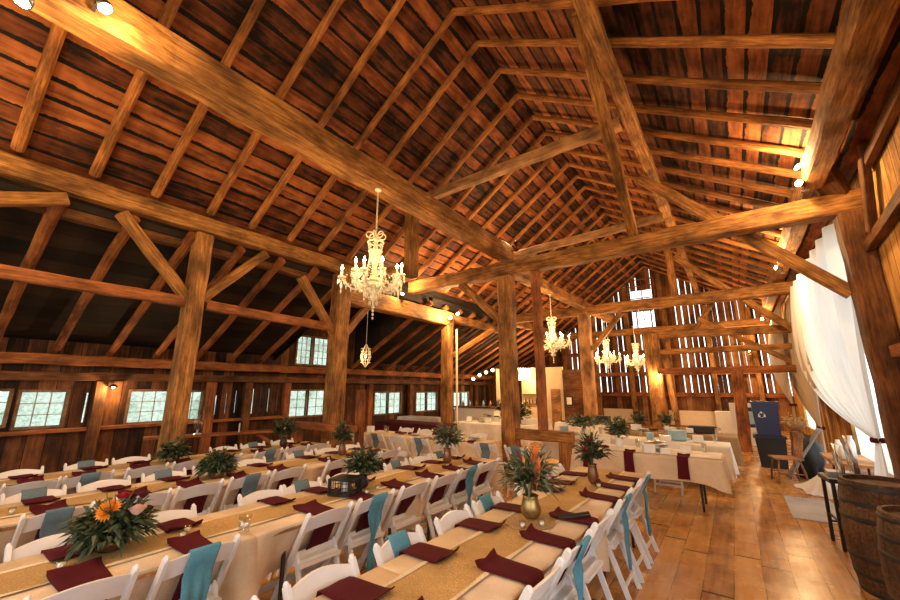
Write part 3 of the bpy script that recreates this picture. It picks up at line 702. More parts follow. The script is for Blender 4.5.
def vase_arr(x, y, seed, label, mat='gold', h=.17, r=.065, spread=.2, top=.34, n=260, fl=(), leaf='leaf2', ll=.15, lw=.026):
    rr = random.Random(seed); t = empty('flower_arrangement', (x, y, TZ+.006), label=label, cat='flower arrangement')
    bm = B(); lathe(bm, [(r*.55,0),(r*.9,h*.15),(r,h*.42),(r*.82,h*.75),(r*.72,h*.9),(r*.82,h),(r*.76,h),(r*.6,h*.8)], n=24, cap=False)
    lathe(bm, [(r*.55,0),(.001,.001)], n=24, cap=False); obj('vase', bm, mat, t, True)
    bm = B(); leaves(bm, n, (0,0,h+.05), spread, top-h*.5, ll, lw, rr, .35, .35); obj('foliage', bm, leaf, t)
    bm = B(); leaves(bm, n//3, (0,0,h+.04), spread*.8, top-h*.7, ll*.8, lw*1.5, rr, .4, .2); tag(obj('foliage', bm, 'leaf', t), 'dark green leaves')
    bm = B(); stems(bm, 22, (0,0,h), spread, top, rr); obj('stem', bm, 'leaf3', t)
    for kind, dx, dy, dz, rad, m in fl:
        (daisy if kind == 'd' else rose)(t, (dx, dy, dz), rad, m)
    return t
# nearest row
bm = B(); rr = random.Random(5); n = 18
f = bm.faces.new([bm.verts.new((.19*math.cos(2*PI*k/n)*rr.uniform(.92,1.05), .21*math.sin(2*PI*k/n)*rr.uniform(.92,1.05), 0)) for k in range(n)])
o = obj('burlap_mat', bm, 'sack', loc=(-1.42, 3.02, .7545)); solidify(o, .003, 1); tag(o, 'round burlap mat under the gold vase on the nearest table row', 'mat')
g = vase_arr(-1.44, 3.10, 31, 'mercury gold vase with long greenery and an orange plume on the nearest table row', 'gold', .165, .082, .20, .36, 330, [('r',.13,.04,.30,.045,'pink'),('r',-.02,-.08,.36,.035,'red')], 'leaf2', .17, .024)
bm = B()
def fe(u, v):
    w = .055*math.sin(PI*min(1, v*.9+.1))**.7; return (.06+.02*v+(u-.5)*2*w, -.06+.03*v+.02*math.cos(u*PI), .22+.34*v)
grid(bm, 6, 10, fe); o = obj('plume', bm, 'feather', g, True); solidify(o, .006, 0)
bm = B(); grid(bm, 6, 10, lambda u, v: (-.07-.05*v+(u-.5)*.06*math.sin(PI*min(1,v*.9+.1)), .02+.02*v, .24+.26*v)); o = obj('plume', bm, 'burgf', g, True); solidify(o, .006, 0); o['label'] = 'dark burgundy plume'
vase_arr(-1.36, 4.52, 32, 'slim bronze vase with a red bloom at the far end of the nearest table row', 'bronze', .20, .058, .15, .36, 200, [('r',-.02,0,.43,.05,'red'),('r',.05,.04,.37,.035,'burgf'),('d',-.06,-.04,.34,.045,'red')], 'leaf', .12, .03)
for i, (x, y) in enumerate(((-1.40,2.86),(-1.30,2.98))): tealight(x, y, TZ+.004, '%s tealight holder before the gold vase on the nearest row' % ('left','right')[i])
tealight(-1.28, 4.42, TZ, 'tealight holder beside the bronze vase at the far end of the nearest row')
# sunglasses-like folded cutlery bundle beside the gold vase
bm = B(); tube(bm, [(-1.27,3.22,.766),(-1.18,3.34,.766),(-1.10,3.46,.768)], .014, 8); tube(bm, [(-1.25,3.20,.768),(-1.15,3.30,.768),(-1.07,3.40,.768)], .012, 8)
tag(obj('candle_snuffer', bm, 'iron', smooth=True), 'slim dark metal stick lying on the runner right of the gold vase', 'utensil')
# second row
low_arr(-3.38, .97, 41, 'large low greenery piece with an orange daisy on the second table row', .19, 560,
        [('d',.07,-.06,.25,.075,'orange'),('r',-.05,.04,.29,.045,'red'),('r',.17,.06,.24,.05,'pink'),('r',-.10,.10,.27,.04,'burgf'),('r',.05,.12,.30,.035,'burgf')])
for i, (x, y) in enumerate(((-3.25,.72),(-3.22,1.32),(-3.30,1.38))): tealight(x, y, TZ, 'tealight holder by the orange daisy piece on the second row, %s from the near end' % ORD[i])
def lantern(x, y, label, w=.11, h=.20, seed=1):
    t = empty('lantern', (x, y, TZ), .3, label=label, cat='lantern')
    bm = B(); box(bm, -w, w, -w, w, 0, .02); box(bm, -w, w, -w, w, h-.015, h)
    for a in (-1,1):
        for b in (-1,1): bar(bm, (a*(w-.01), b*(w-.01), .01), (a*(w-.01), b*(w-.01), h), .02)
    obj('frame', bm, 'black', t)
    bm = B()
    for a in range(-2, 3):
        for s in (-1, 1): bar(bm, (a*w/3, s*(w-.008), .02), (a*w/3, s*(w-.008), h-.01), .004); bar(bm, (s*(w-.008), a*w/3, .02), (s*(w-.008), a*w/3, h-.01), .004)
    for k in (1,2,3): 
        for s in (-1,1): bar(bm, (-w, s*(w-.008), h*k/4), (w, s*(w-.008), h*k/4), .004); bar(bm, (s*(w-.008), -w, h*k/4), (s*(w-.008), w, h*k/4), .004)
    obj('wire_panel', bm, 'black', t)
    bm = B(); lathe(bm, [(.035,.02),(.035,.11),(.004,.112)], n=14); obj('candle', bm, 'wax', t, True)
    return t
lantern(-3.22, 2.72, 'low black wire lantern in the middle of the second table row', .12, .15)
vase_arr(-3.24, 2.95, 42, 'dark leafy arrangement beside the black lantern on the second row', 'black', .12, .07, .17, .26, 300, [('r',.03,-.03,.27,.04,'red')], 'leaf', .11, .035)
for i, (x, y) in enumerate(((-3.05,2.85),(-3.08,3.02))): tealight(x, y, TZ, 'tealight holder right of the black lantern, %s one' % ('near','far')[i])
vase_arr(-3.32, 4.55, 43, 'bronze glass vase with blush and burgundy blooms at the far end of the second row', 'bronze', .19, .062, .20, .36, 300,
         [('r',-.05,-.06,.30,.05,'pink'),('r',.03,.02,.38,.05,'burgf'),('r',-.12,.03,.26,.04,'pink'),('r',.08,-.04,.34,.05,'burgf')], 'leaf2', .13, .03)
tealight(-3.2, 4.38, TZ, 'tealight holder by the bronze glass vase of the second row')
# third row
low_arr(-5.0, 2.32, 51, 'low dark greenery piece with red berries on the third table row', .16, 420, [('r',0,-.04,.26,.04,'burgf'),('r',.1,.05,.24,.035,'red'),('r',-.1,.02,.22,.035,'red')])
vase_arr(-5.0, 4.12, 52, 'small vase with dark red blooms on the third table row', 'bronze', .17, .06, .15, .34, 220, [('r',0,0,.36,.05,'red'),('r',-.05,.03,.31,.035,'burgf')], 'leaf', .11, .03)
lantern(-5.10, .45, 'black lantern with glass at the near left of the third table row', .10, .24)
tealight(-4.9, 3.8, TZ, 'tealight holder by the red blooms of the third row')
tealight(-4.95, .72, TZ, 'tealight holder right of the lantern on the third row')
# fourth row
low_arr(-6.55, 2.42, 61, 'low dark greenery piece with pink blooms in front of the left post', .15, 360, [('r',-.08,-.1,.16,.05,'pink'),('r',.05,0,.22,.04,'pink'),('r',-.15,.0,.2,.035,'pink')])
vase_arr(-6.55, 4.1, 62, 'small dark vase of leaves at the far end of the fourth row', 'iron', .15, .065, .20, .36, 320, [('r',.06,-.03,.3,.04,'pink')], 'leaf', .12, .032)
# cross tables and beyond
vase_arr(-5.1, 10.6, 71, 'dark plant on the table behind the crosswise tables', 'bronze', .15, .07, .3, .5, 240, [], 'leaf', .16, .05)
vase_arr(-6.9, 12.8, 72, 'bushy plant on the table before the white bar', 'bronze', .15, .07, .32, .5, 240, [], 'leaf', .16, .05)
vase_arr(-1.75, 8.0-.55, 73, 'white vase of eucalyptus on the front serving table', 'ceram', .16, .06, .22, .38, 260, [], 'leaf2', .12, .045)
vase_arr(-2.85, 9.1, 74, 'wide mass of white flowers and greenery on the second serving table', 'ceram', .12, .06, .42, .30, 420, [('r',-.2,0,.25,.06,'ceram'),('r',.1,-.1,.25,.06,'ceram'),('r',.25,0,.2,.05,'ceram'),('r',-.05,-.15,.2,.05,'ceram')], 'leaf2', .13, .05)
vase_arr(-2.05, 10.9, 75, 'small dark plant on the third serving table, left one', 'ceram', .12, .06, .2, .34, 160, [], 'leaf', .12, .04)
vase_arr(-1.45, 10.9, 76, 'small dark plant on the third serving table, right one', 'ceram', .12, .06, .24, .3, 160, [], 'leaf', .12, .04)
# glasses etc. near the camera
def tumbler(x, y, z, label, r=.04, h=.10):
    bm = B(); lathe(bm, [(.001,.006),(r*.75,.0),(r*.8,.004),(r,h),(r*.94,h),(r*.74,.012),(.001,.012)], n=16, cap=False)
    o = obj('drinking_glass', bm, 'glass', smooth=True, loc=(x, y, z)); return tag(o, label, 'glass')
tumbler(-2.98, 1.62, TZ, 'cut glass tumbler at the near edge of the picture on the second row', .045, .11)
# place settings on the far tables
rp = random.Random(9)
def plates(x, y, n, label):
    bm = B()
    for k in range(n): lathe(bm, [(.06,k*.008),(.12,.012+k*.008),(.125,.014+k*.008),(.06,.006+k*.008)], n=20, cap=True)
    return tag(obj('plate_stack', bm, 'ceram', smooth=True, loc=(x, y, TZ+.004)), label, 'plates')
def boxy(name, x, y, w, d, h, mat, label, cat, z=TZ+.004, rz=0):
    bm = B(); box(bm, -w/2, w/2, -d/2, d/2, 0, h); bmesh.ops.bevel(bm, geom=bm.edges[:], offset=min(w,d,h)*.08, segments=2)
    o = obj(name, bm, mat, loc=(x, y, z)); o.rotation_euler = (0,0,rz); return tag(o, label, cat)
def chafer(x, y, label):
    t = empty('chafing_dish', (x, y, TZ+.004), label=label, cat='serving dish')
    bm = B(); lathe(bm, [(.17,.03),(.18,.09),(.16,.09)], n=24); obj('pan', bm, 'steel', t, True)
    bm = B(); lathe(bm, [(.185,.095),(.15,.13),(.05,.15),(.015,.152),(.015,.17)], n=24); l = obj('lid', bm, 'steel', t, True)
    bm = B()
    for a in range(3): bar(bm, (.15*math.cos(a*2.1), .15*math.sin(a*2.1), 0), (.15*math.cos(a*2.1), .15*math.sin(a*2.1), .05), .015)
    obj('foot', bm, 'steel', t)
chafer(-1.18, 7.45, 'round steel serving dish on the front serving table')
tabs2 = [('front serving table', -2.35, -.4, 7.25, 7.7, 8), ('second serving table', -3.5, -.3, 8.85, 9.4, 12), ('third serving table', -2.6, -.3, 10.6, 11.1, 12), ('rearmost serving table', -4.5,-3.1,12,12.5, 6),
         ('right crosswise table', -5.4,-4.1,6.5,7.0, 8), ('left crosswise table', -7.1,-5.7,6.5,7.0, 7), ('table before the white bar', -7.8,-5.4,12.6,13.0, 8), ('table behind the crosswise tables', -7.1,-4.9,10.4,10.8, 10)]
for tn, x0, x1, y0, y1, n in tabs2:
    for i in range(n):
        x = x0+(x1-x0)*(i+.5)/n; y = rp.uniform(y0, y1); k = rp.choice('ggppbbn')
        if abs(x+1.18) < .3 and tn[0] == 'f': k = 'b'; y = 7.2
        if abs(x+1.75) < .12 and tn[0] == 'f': continue
        nm = '%s from the left on the %s' % (ORD[i], tn)
        if k == 'g': tumbler(x, y, TZ+.004, 'clear drinking glass, item %s' % nm, .04, .14)
        elif k == 'p': plates(x, y, rp.randint(2, 6), 'stack of white plates, item %s' % nm)
        elif k == 'n': boxy('napkin_stack', x, y, .14, .14, .03, 'napkin', 'stack of burgundy napkins, item %s' % nm, 'napkins', rz=rp.uniform(0,1))
        else: boxy('serving_box', x, y, rp.uniform(.10,.2), .13, rp.uniform(.06,.14), rp.choice(('paper','bluebox','ceram')), 'small pale box, item %s' % nm, 'box', rz=rp.uniform(0,.6))
boxy('black_crate', -.75, 11.0, .5, .3, .14, 'black', 'black crate at the right end of the third serving table', 'crate')
boxy('black_crate', -3.3, 12.3, .4, .3, .2, 'black', 'black crate on the rearmost serving table', 'crate')
boxy('blue_carton', -1.05, 9.2, .3, .2, .18, 'bluebox', 'pale blue carton on the second serving table', 'box')

# ------------------------------------------------------------------ chandeliers
def bulb_flame(bm, c): lathe(bm, [(.006,0),(.017,.018),(.018,.032),(.010,.055),(.001,.075)], c, 8)
def make_chandelier():
    t = empty('chandelier')
    # hook at z=0, body hangs below
    bm = B()
    for k in range(16):
        z = -.04-k*.04; c = []
        for a in range(8):
            th = 2*PI*a/8; p = (.011*math.cos(th), 0, z+.022*math.sin(th)) if k % 2 else (0, .011*math.cos(th), z+.022*math.sin(th)); c.append(p)
        tube(bm, c, .0035, 5, closed=True)
    obj('chain', bm, 'ivory', t)
    bm = B(); lathe(bm, [(.05,0),(.045,-.025),(.015,-.04)], n=16); obj('ceiling_rose', bm, 'ivory', t, True)
    bm = B(); lathe(bm, [(.012,-.66),(.03,-.70),(.05,-.72),(.02,-.76),(.018,-.85),(.035,-.90),(.075,-.98),(.05,-1.08),(.025,-1.16),(.03,-1.26),(.11,-1.36),(.14,-1.40),(.09,-1.45),(.04,-1.52),(.055,-1.57),(.02,-1.62),(.012,-1.70)], n=20); obj('stem', bm, 'ivory', t, True)
    bm = B()
    for k in range(6):        # scroll loops of the crown
        a = 2*PI*k/6; d = Vector((math.cos(a), math.sin(a), 0)); c = []
        for j in range(10):
            th = 2*PI*j/10; c.append(d*(.085+.052*math.cos(th)) + Vector((0,0,-.70+.045*math.sin(th))))
        tube(bm, c, .0085, 6, closed=True)
    for r, z in ((.105,-.80), (.085,-.93)): tube(bm, [(r*math.cos(2*PI*k/20), r*math.sin(2*PI*k/20), z) for k in range(20)], .012, 6, closed=True)
    obj('crown', bm, 'ivory', t, True)
    bm = B()                  # bead strands from crown down to the bowl
    for k in range(12):
        a = 2*PI*k/12
        for j in range(15):
            u = j/14; r = .105 - .055*math.sin(PI*u) + .055*u; z = -.80-.52*u
            ball(bm, (r*math.cos(a), r*math.sin(a), z), .0125, u=5, v=4)
    tag(obj('bead_strand', bm, 'crystal', t), kind='stuff')
    bm = B(); tube(bm, [(.15*math.cos(2*PI*k/24), .15*math.sin(2*PI*k/24), -1.36) for k in range(24)], .016, 6, closed=True)
    obj('ring', bm, 'ivory', t, True)
    for k in range(10):
        a = 2*PI*k/10+.2; d = Vector((math.cos(a), math.sin(a), 0)); low = k % 2; R0 = .42 if not low else .30; zc = -1.33 if not low else -1.27
        bm = B(); pts = []
        for j in range(11):
            u = j/10; pts.append(d*(.10+(R0-.10)*u) + Vector((0,0,-1.40 - .085*math.sin(PI*min(1,u*1.1)) + (zc+1.38)*u**2)))
        tube(bm, pts, .014, 6); arm = obj('arm', bm, 'ivory', t, True)
        e = d*R0 + Vector((0,0,zc+.01))
        bm = B(); lathe(bm, [(.008,-.02),(.05,.0),(.055,.012),(.02,.008),(.013,.02),(.013,.09),(.010,.10)], e, 12); obj('candle_cup', bm, 'ivory', arm, True)
        bm = B(); bulb_flame(bm, e+Vector((0,0,.10))); obj('bulb', bm, 'bulb', arm, True)
        bm = B()
        for j in range(5):
            b = 2*PI*j/5; p = e + Vector((.048*math.cos(b), .048*math.sin(b), -.005))
            ball(bm, p+Vector((0,0,-.02)), .010, u=5, v=4); ball(bm, p+Vector((0,0,-.06)), .016, .7, .7, 2.2, 6, 5)
        ball(bm, e+Vector((0,0,-.11)), .024, .8, .8, 2.2, 6, 5); ball(bm, e+Vector((0,0,-.19)), .016, .8, .8, 1.8, 6, 5)
        p0 = d*.17+Vector((0,0,-1.36))
        for j in range(9):
            u = j/8; p = p0.lerp(e, u); ball(bm, p+Vector((0,0,-.075*math.sin(PI*u))), .013, u=5, v=4)
            if j in (2,4,6): ball(bm, p+Vector((0,0,-.075*math.sin(PI*u)-.06)), .017, .7, .7, 2.3, 6, 5); ball(bm, p+Vector((0,0,.05)), .012, u=5, v=4)
        tag(obj('crystal_drops', bm, 'crystal', arm), kind='stuff')
    bm = B()
    for r, z, n in ((.14,-1.43,16), (.10,-1.50,12), (.055,-1.60,8)):
        for k in range(n):
            a = 2*PI*k/n; ball(bm, (r*math.cos(a), r*math.sin(a), z), .009, u=5, v=4); ball(bm, (r*math.cos(a), r*math.sin(a), z-.05), .013, .7, .7, 2.4, 6, 5)
    for k in range(4): ball(bm, (0,0,-1.70-.05*k), .02-.002*k, 1, 1, 1.3, 8, 6)
    tag(obj('crystal_drops', bm, 'crystal', t), kind='stuff')
    return t
def lamp(name, loc, power, col=(1,.60,.26), r=.05, parent=None):
    l = bpy.data.lights.new(name, 'POINT'); l.energy = power*LP; l.color = col; l.shadow_soft_size = r
    o = bpy.data.objects.new(name, l); C.objects.link(o); o.location = loc; return o
ch0 = make_chandelier(); ch0.location = (-4.18, 3.86, 4.83); ch0.scale = (1.12,)*3
tag(ch0, 'large white crystal chandelier hanging from the great overhead beam', 'chandelier', 'crystal chandeliers')
for k in range(5):
    a = 2*PI*k/5+.2; lamp('chandelier_light', (-4.18+.62*math.cos(a), 3.86+.62*math.sin(a), 3.52), 13)
for i, (x, y, z, s, lab) in enumerate(((-4.17, 10.95, 4.55, 1.12, 'crystal chandelier hanging beyond the slim post, second from the camera'), (-3.9, 15.9, 4.35, 1.1, 'distant crystal chandelier just right of the pale weathered post'), (-3.15, 17.6, 4.3, 1.1, 'furthest crystal chandelier beside the stout far post'))):
    c = copy_tree(ch0); c.location = (x, y, z); c.scale = (s,)*3; tag(c, lab, 'chandelier', 'crystal chandeliers')
    lamp('chandelier_light', (x+.5, y-.5, z-1.0), 60); lamp('chandelier_light', (x-.5, y-.3, z-1.4), 40)
# cage pendant behind the chandelier
t = empty('pendant', (-8.6, 7.75, 4.5), label='small crystal cage pendant on a long cord, left of centre before the dark boards', cat='pendant lamp')
bm = B(); tube(bm, [(0,0,0), (0,0,-1.5)], .006, 5); obj('cord', bm, 'ivory', t)
bm = B()
for k in range(8):
    a = 2*PI*k/8; tube(bm, [(.02*math.cos(a),.02*math.sin(a),-1.5),(.10*math.cos(a),.10*math.sin(a),-1.68),(.15*math.cos(a),.15*math.sin(a),-1.85),(.09*math.cos(a),.09*math.sin(a),-2.02),(.01*math.cos(a),.01*math.sin(a),-2.15)], .009, 5)
    for j in range(6): ball(bm, (.13*math.cos(a+.3*j),.13*math.sin(a+.3*j),-1.62-.08*j), .016, u=5, v=4)
obj('cage', bm, 'ivory', t); bm = B(); ball(bm, (0,0,-1.85), .03); obj('bulb', bm, 'bulb', t)
lamp('pendant_light', (-8.6, 7.5, 2.6), 8)
# clamp spot lamps on the beams
def spot(loc, d, label, power=60, col=(1,.62,.28), off=.26):
    d = Vector(d).normalized(); t = empty('spot_lamp', loc, label=label, cat='lamp')
    bm = B(); tube(bm, [Vector((0,0,0))-d*.10, Vector((0,0,0))-d*.05, Vector((0,0,0)), d*.04], [.025,.035,.055,.06], 14); obj('housing', bm, 'black', t, True)
    bm = B(); tube(bm, [d*.035, d*.05, d*.062], [.052,.046,.02], 14); obj('bulb', bm, 'bulbw', t, True)
    bm = B(); bar(bm, -d*.09, -d*.09+Vector((0,0,-.12)), .02); bar(bm, -d*.09+Vector((-.05,0,-.12)), -d*.09+Vector((.05,0,-.12)), .025); obj('clamp', bm, 'black', t)
    lamp('spot_light', Vector(loc)+d*off, power, col, .05)
spot((-3.96, .02, 4.62), (.15,-.3,-1), 'spot lamp at the upper left corner under the great beam', 45)
spot((-3.95, .42, 4.95), (.3,.4,-.8), 'second spot lamp at the upper left, on the side of the great beam', 30)
spot((-7.0, 9.75, 3.92), (.7,-.9,.1), 'left lamp of the twin pair where the second post meets its beam', 90)
spot((-6.8, 9.85, 4.02), (.7,-.6,.3), 'right lamp of the twin pair where the second post meets its beam', 90)
spot((1.25, 7.45, 5.05), (-.7,-.5,.35), 'upper clamp lamp on the right roof plate', 55)
spot((1.22, 7.50, 4.82), (-.5,-.8,-.1), 'lower clamp lamp on the right roof plate', 45)
spot((1.2, 11.7, 4.55), (-.8,-.4,.2), 'lamp on the right plate above the curtain, lower right of the diagonal brace', 150)
spot((1.15, 11.3, 4.75), (-.8,-.4,.4), 'small lamp just above the lamp over the curtain', 50)
spot((1.2, 18.6, 4.3), (-.7,-.6,.2), 'far lamp on the right plate near the slatted gable', 90)
spot((.7, 20.8, 3.3), (-.2,-1,.2), 'far lamp glowing on the boards at the right of the gable', 120)
spot((-2.0, 14.85, 2.2), (.1,-1,-.2), 'small lamp on the stout far post', 50)
spot((-7.8, 15.8, 2.45), (.1,-1,.2), 'lamp above the bar shelves', 150)
for i, (x, y, z, d, p, lab) in enumerate(((-4.0, -1.2, 4.6, (.5,.6,-.7), 120, 'great beam, unseen fill added behind the camera'), (-7.1, -1.0, 4.3, (.6,.5,-.4), 60, 'left plate, unseen fill added behind the camera'), (1.3, 1.8, 5.1, (-.8,.3,.1), 120, 'right plate, unseen fill added beside the camera'), (-1.0, -2.6, 4.3, (0,.8,-.3), 120, 'near gable, unseen fill added behind the camera'), (-7.1, 7.6, 4.25, (.6,-.4,.6), 60, 'left plate near the chandelier'), (-4.0, 8.4, 5.3, (-.2,.4,1), 50, 'cross beam above the centre post'))):  # lamps behind and beside the camera are added fill for the near tables
    spot((x, y, z), d, 'clamp lamp on the %s' % lab, p)
# wall sconce on the left wall
t = empty('wall_lamp', (-10.62, 2.62, 1.78), label='small shaded lamp glowing on the left wall between the windows', cat='lamp')
bm = B(); lathe(bm, [(.02,.06),(.09,.0),(.08,.0),(.02,.05)], n=14, cap=False); obj('shade', bm, 'iron', t, True)
bm = B(); ball(bm, (0,0,0), .03); obj('bulb', bm, 'bulb', t); lamp('wall_lamp_light', (-10.55, 2.62, 1.70), 24, r=.03)
bm = B(); tube(bm, [(-.2,0,.1), (0,0,.1), (0,0,.06)], .008, 6); obj('bracket', bm, 'iron', t)
# daylight string globes by the bar
t = empty('string_lights', (-9.0, 15.7, 2.5), label='short string of globe bulbs beside the bar', cat='string lights')
bm = B(); tube(bm, [(-1.1,0,-.3),(-.5,0,0),(0,0,.12),(.4,0,.2)], .008, 5); obj('cord', bm, 'black', t)
for k, (a, b) in enumerate(((-.95,-.32),(-.6,-.15),(-.25,-.03),(.1,.06))):
    bm = B(); ball(bm, (a,0,b), .08, u=10, v=8); obj('bulb', bm, emis('globe', (1,.85,.6), 6) if k == 0 else bpy.data.materials['globe'], t, True)

# ------------------------------------------------------------------ bar area
bm = B(); holed(bm, -8.9, -5.75, 0, 2.62, [(-7.95,-6.75,.95,2.1)], lambda b, a, c, d, e: box(b, a, c, 16.0, 16.1, d, e)); tag(obj('wall_bar', bm, 'cream'), kind='structure')
bm = B(); box(bm, -8.1,-6.7, 17.0, 17.05, 0, 2.6); tag(obj('wall_bar_back', bm, 'cream'), kind='structure')
lamp('bar_light', (-7.3, 16.5, 2.4), 60, (1,.75,.42), .1)
for i, z in enumerate((1.02, 1.45)):
    bm = B(); box(bm, -8.0, -6.7, 16.75, 17.0, z, z+.04); tag(obj('shelf', bm, 'rail'), '%s wooden shelf inside the cream bar opening' % ('lower','upper')[i], 'shelf')
for i in range(7):
    x = -7.85+i*.17; bm = B(); lathe(bm, [(.035,0),(.035,.16),(.012,.21),(.012,.27)], n=10); tag(obj('bottle', bm, 'iron' if i % 2 else 'bronze', smooth=True, loc=(x, 16.85, 1.06)), 'bottle on the lower bar shelf, %s from the left' % ORD[i], 'bottle', 'bottles on the bar shelf')
bm = B(); box(bm, -6.28,-5.88, 15.93, 15.995, 0, 1.72); o = tag(obj('door_1', bm, 'pale'), kind='structure'); bm = B(); ball(bm, (-5.95,15.9,.9), .03); obj('door_handle', bm, 'steel', o)
t = empty('bar_counter', (-9.3, 14.9, 0), label='white bar counter with dark top at the back left', cat='bar')
bm = B(); box(bm, -1.0, 1.0, -.25, .25, 0, .92); obj('body', bm, 'paper', t); bm = B(); box(bm, -1.06, 1.06, -.33, .33, .92, .98); obj('countertop', bm, 'beam_dark', t)
for i in range(5): tag(obj('bottle', (lambda b: (lathe(b, [(.05,0),(.05,.14),(.02,.2),(.02,.25)], n=10), b)[1])(B()), 'bluebox' if i % 2 else 'pale', smooth=True, loc=(-10.0+i*.35, 14.9, .985)), 'pale bottle on the bar counter, %s from the left' % ORD[i], 'bottle', 'bottles on the counter')
# ledges (hitching rails) near the left posts
timber('ledge', (-8.0, 5.25, .98), (-6.15, 5.25, .98), .34, .12, 'rail', 'shoulder-high ledge across the foot of the chandelier post', 'ledge')
timber('ledge_post', (-7.9, 5.25, 0), (-7.9, 5.25, .92), .2, .18, 'rail', 'left support of the ledge at the chandelier post', 'post')
timber('ledge_post', (-6.3, 5.6, 0), (-6.3, 5.6, 1.72), .15, .15, 'rail', 'slim upright at the right end of the ledge', 'post')
timber('ledge', (-10.3, 3.2, .72), (-9.3, 6.1, .72), .35, .05, 'rail', 'narrow counter shelf running right from the left post', 'shelf')
timber('bracket', (-9.42, 5.86, .25), (-9.62, 5.3, .68), .07, .09, 'rail', 'diagonal bracket under the narrow counter shelf', 'bracket')
timber('bracket', (-9.42, 5.9, 0), (-9.42, 5.9, .70), .09, .09, 'rail', 'upright leg under the narrow counter shelf', 'bracket')
t = empty('small_card', (-9.72, 4.9, .745), -.5, label='small white card standing on the narrow counter shelf', cat='card'); bm = B(); box(bm, -.13, .13, -.01, .01, 0, .19); obj('card', bm, 'paper', t); bm = B(); box(bm, -.04, .04, -.013, -.011, .05, .14); obj('picture', bm, 'black', t)
t = empty('table_fan', (-9.98, 4.1, .745), -.9, label='round wire cage fan on the counter shelf beside the left post', cat='fan')
bm = B()
for r in (.17, .12, .06): tube(bm, [(r*math.cos(2*PI*k/20), 0, .25+r*math.sin(2*PI*k/20)) for k in range(20)], .005, 5, closed=True)
for k in range(10): bar(bm, (0,0,.25), (.17*math.cos(k*PI/5),0,.25+.17*math.sin(k*PI/5)), .004)
obj('cage', bm, 'steel', t); bm = B(); bar(bm, (0,0,0), (0,0,.1), .03); lathe(bm, [(.09,0),(.08,.02)], n=14); obj('base', bm, 'steel', t)

# ------------------------------------------------------------------ curtains at the right
def curtain(y0, y1, ztop, xt, tie, mat, label, np=9, bulge=.0, foot=None, pw=.06, bot=0.0, power=.75, hold_=2.9):
    """header from (xt,y0) to (xt,y1); swept together at tie (x,y,z); below it flares to the foot"""
    t = empty('curtain', (xt, y0, 0), label=label, cat='curtain'); o0 = Vector((xt, y0, 0)); tie = Vector(tie)
    def f(u, v):
        top = Vector((xt, y0+(y1-y0)*u, ztop)); s = v
        hz = s**(power+hold_*u) if s > 0 else 0     # far folds stay out longer, then sweep in
        hold = 1-hz
        z = ztop+(tie.z-ztop)*s - .35*u*math.sin(PI*s)*0
        y = tie.y+(top.y-tie.y)*hold + (u-.5)*.16*s
        a = math.sin(u*np*2*PI+.4*math.sin(v*5))*pw*(.45+.55*math.sin(PI*min(1, v*.9+.12)))*(1-.5*v)
        x = xt + (tie.x-xt)*s + a - bulge*math.sin(PI*s)*(.3+.7*u)
        return Vector((x, y+.4*a, z)) - o0
    bm = B(); grid(bm, 110, 40, f); o = obj('drape', bm, mat, t, True); 
    def g(u, v):
        w = .09+(.34)*v; a = math.sin(u*5*2*PI)*.04*(.4+v)
        return Vector((tie.x+a-.06*v, tie.y+(u-.5)*2*w*.9 + .12*v, tie.z*(1-v)+bot*v)) - o0
    if foot is not False:
        bm = B(); grid(bm, 50, 12, g); obj('tail', bm, mat, t, True)
    bm = B(); lathe(bm, [(.075,-.035),(.085,0),(.075,.035)], tie-o0, 16, cap=False); obj('tieback', bm, 'napkin', t, True)
    return t
curtain(8.34, 13.9, 4.45, 1.66, (1.58, 8.42, 1.02), 'sheer', 'large white sheer curtain swept to a burgundy tie beside the dark right post', 8, .10, pw=.13, hold_=5.5)
curtain(11.6, 16.4, 4.5, 1.72, (1.50, 12.7, .85), 'linen', 'beige curtain hanging beyond the white one, tied low', 9, .16, hold_=4)
curtain(16.0, 18.6, 4.4, 1.5, (1.25, 14.6, 1.3), 'linen', 'furthest beige curtain behind the basket chair', 6, .2)
bm = B()
def puddle(u, v):
    r = .02+.45*u; a = v*2*PI; return (1.05+r*.8*math.cos(a)*(1+.15*math.sin(5*a)), 9.75+r*1.4*math.sin(a)*(1+.1*math.sin(7*a)), .30*(1-u)**1.5+.01+.02*abs(math.sin(9*a))*u)
grid(bm, 10, 60, puddle); tag(obj('pooled_fabric', bm, 'sheer', smooth=True), 'white fabric pooled on the floor by the door threshold', 'fabric')
bm = B(); grid(bm, 8, 24, lambda u, v: (1.25-.62*v+.02*math.sin(u*9), 10.9-.35*v+(u-.5)*.32*(1+.1*math.sin(v*9)), .95-.88*v+.03*math.sin(u*12+v*3))); o = obj('grey_drape', bm, 'denim', smooth=True); solidify(o, .02, 0)
tag(o, 'grey cloth slanting down to the floor behind the wooden chair', 'fabric')
# glass jars and candles on the sill
for i, (x, y, h) in enumerate(((1.35,9.0,.30),(1.30,9.25,.22),(1.45,9.45,.36),(1.28,9.6,.18),(1.5,9.75,.28),(1.36,9.95,.24))):
    bm = B(); lathe(bm, [(.045,0),(.05,h*.7),(.03,h*.9),(.035,h)], n=12); tag(obj('candle_jar', bm, 'ceram', smooth=True, loc=(x, y, .62)), 'white jar on the low table inside the curtain, %s from the near end' % ORD[i], 'jar', 'jars by the curtain')
folding_table(1.38, 9.45, .55, 1.3, 'low side table inside the curtained doorway', h=.61)
bm = B(); box(bm, .42, 1.0, 7.55, 8.95, .001, .012); bmesh.ops.bevel(bm, geom=bm.edges[:], offset=.004, segments=1); tag(obj('door_mat', bm, 'mat'), 'flat grey mat on the plank floor by the curtain', 'mat')
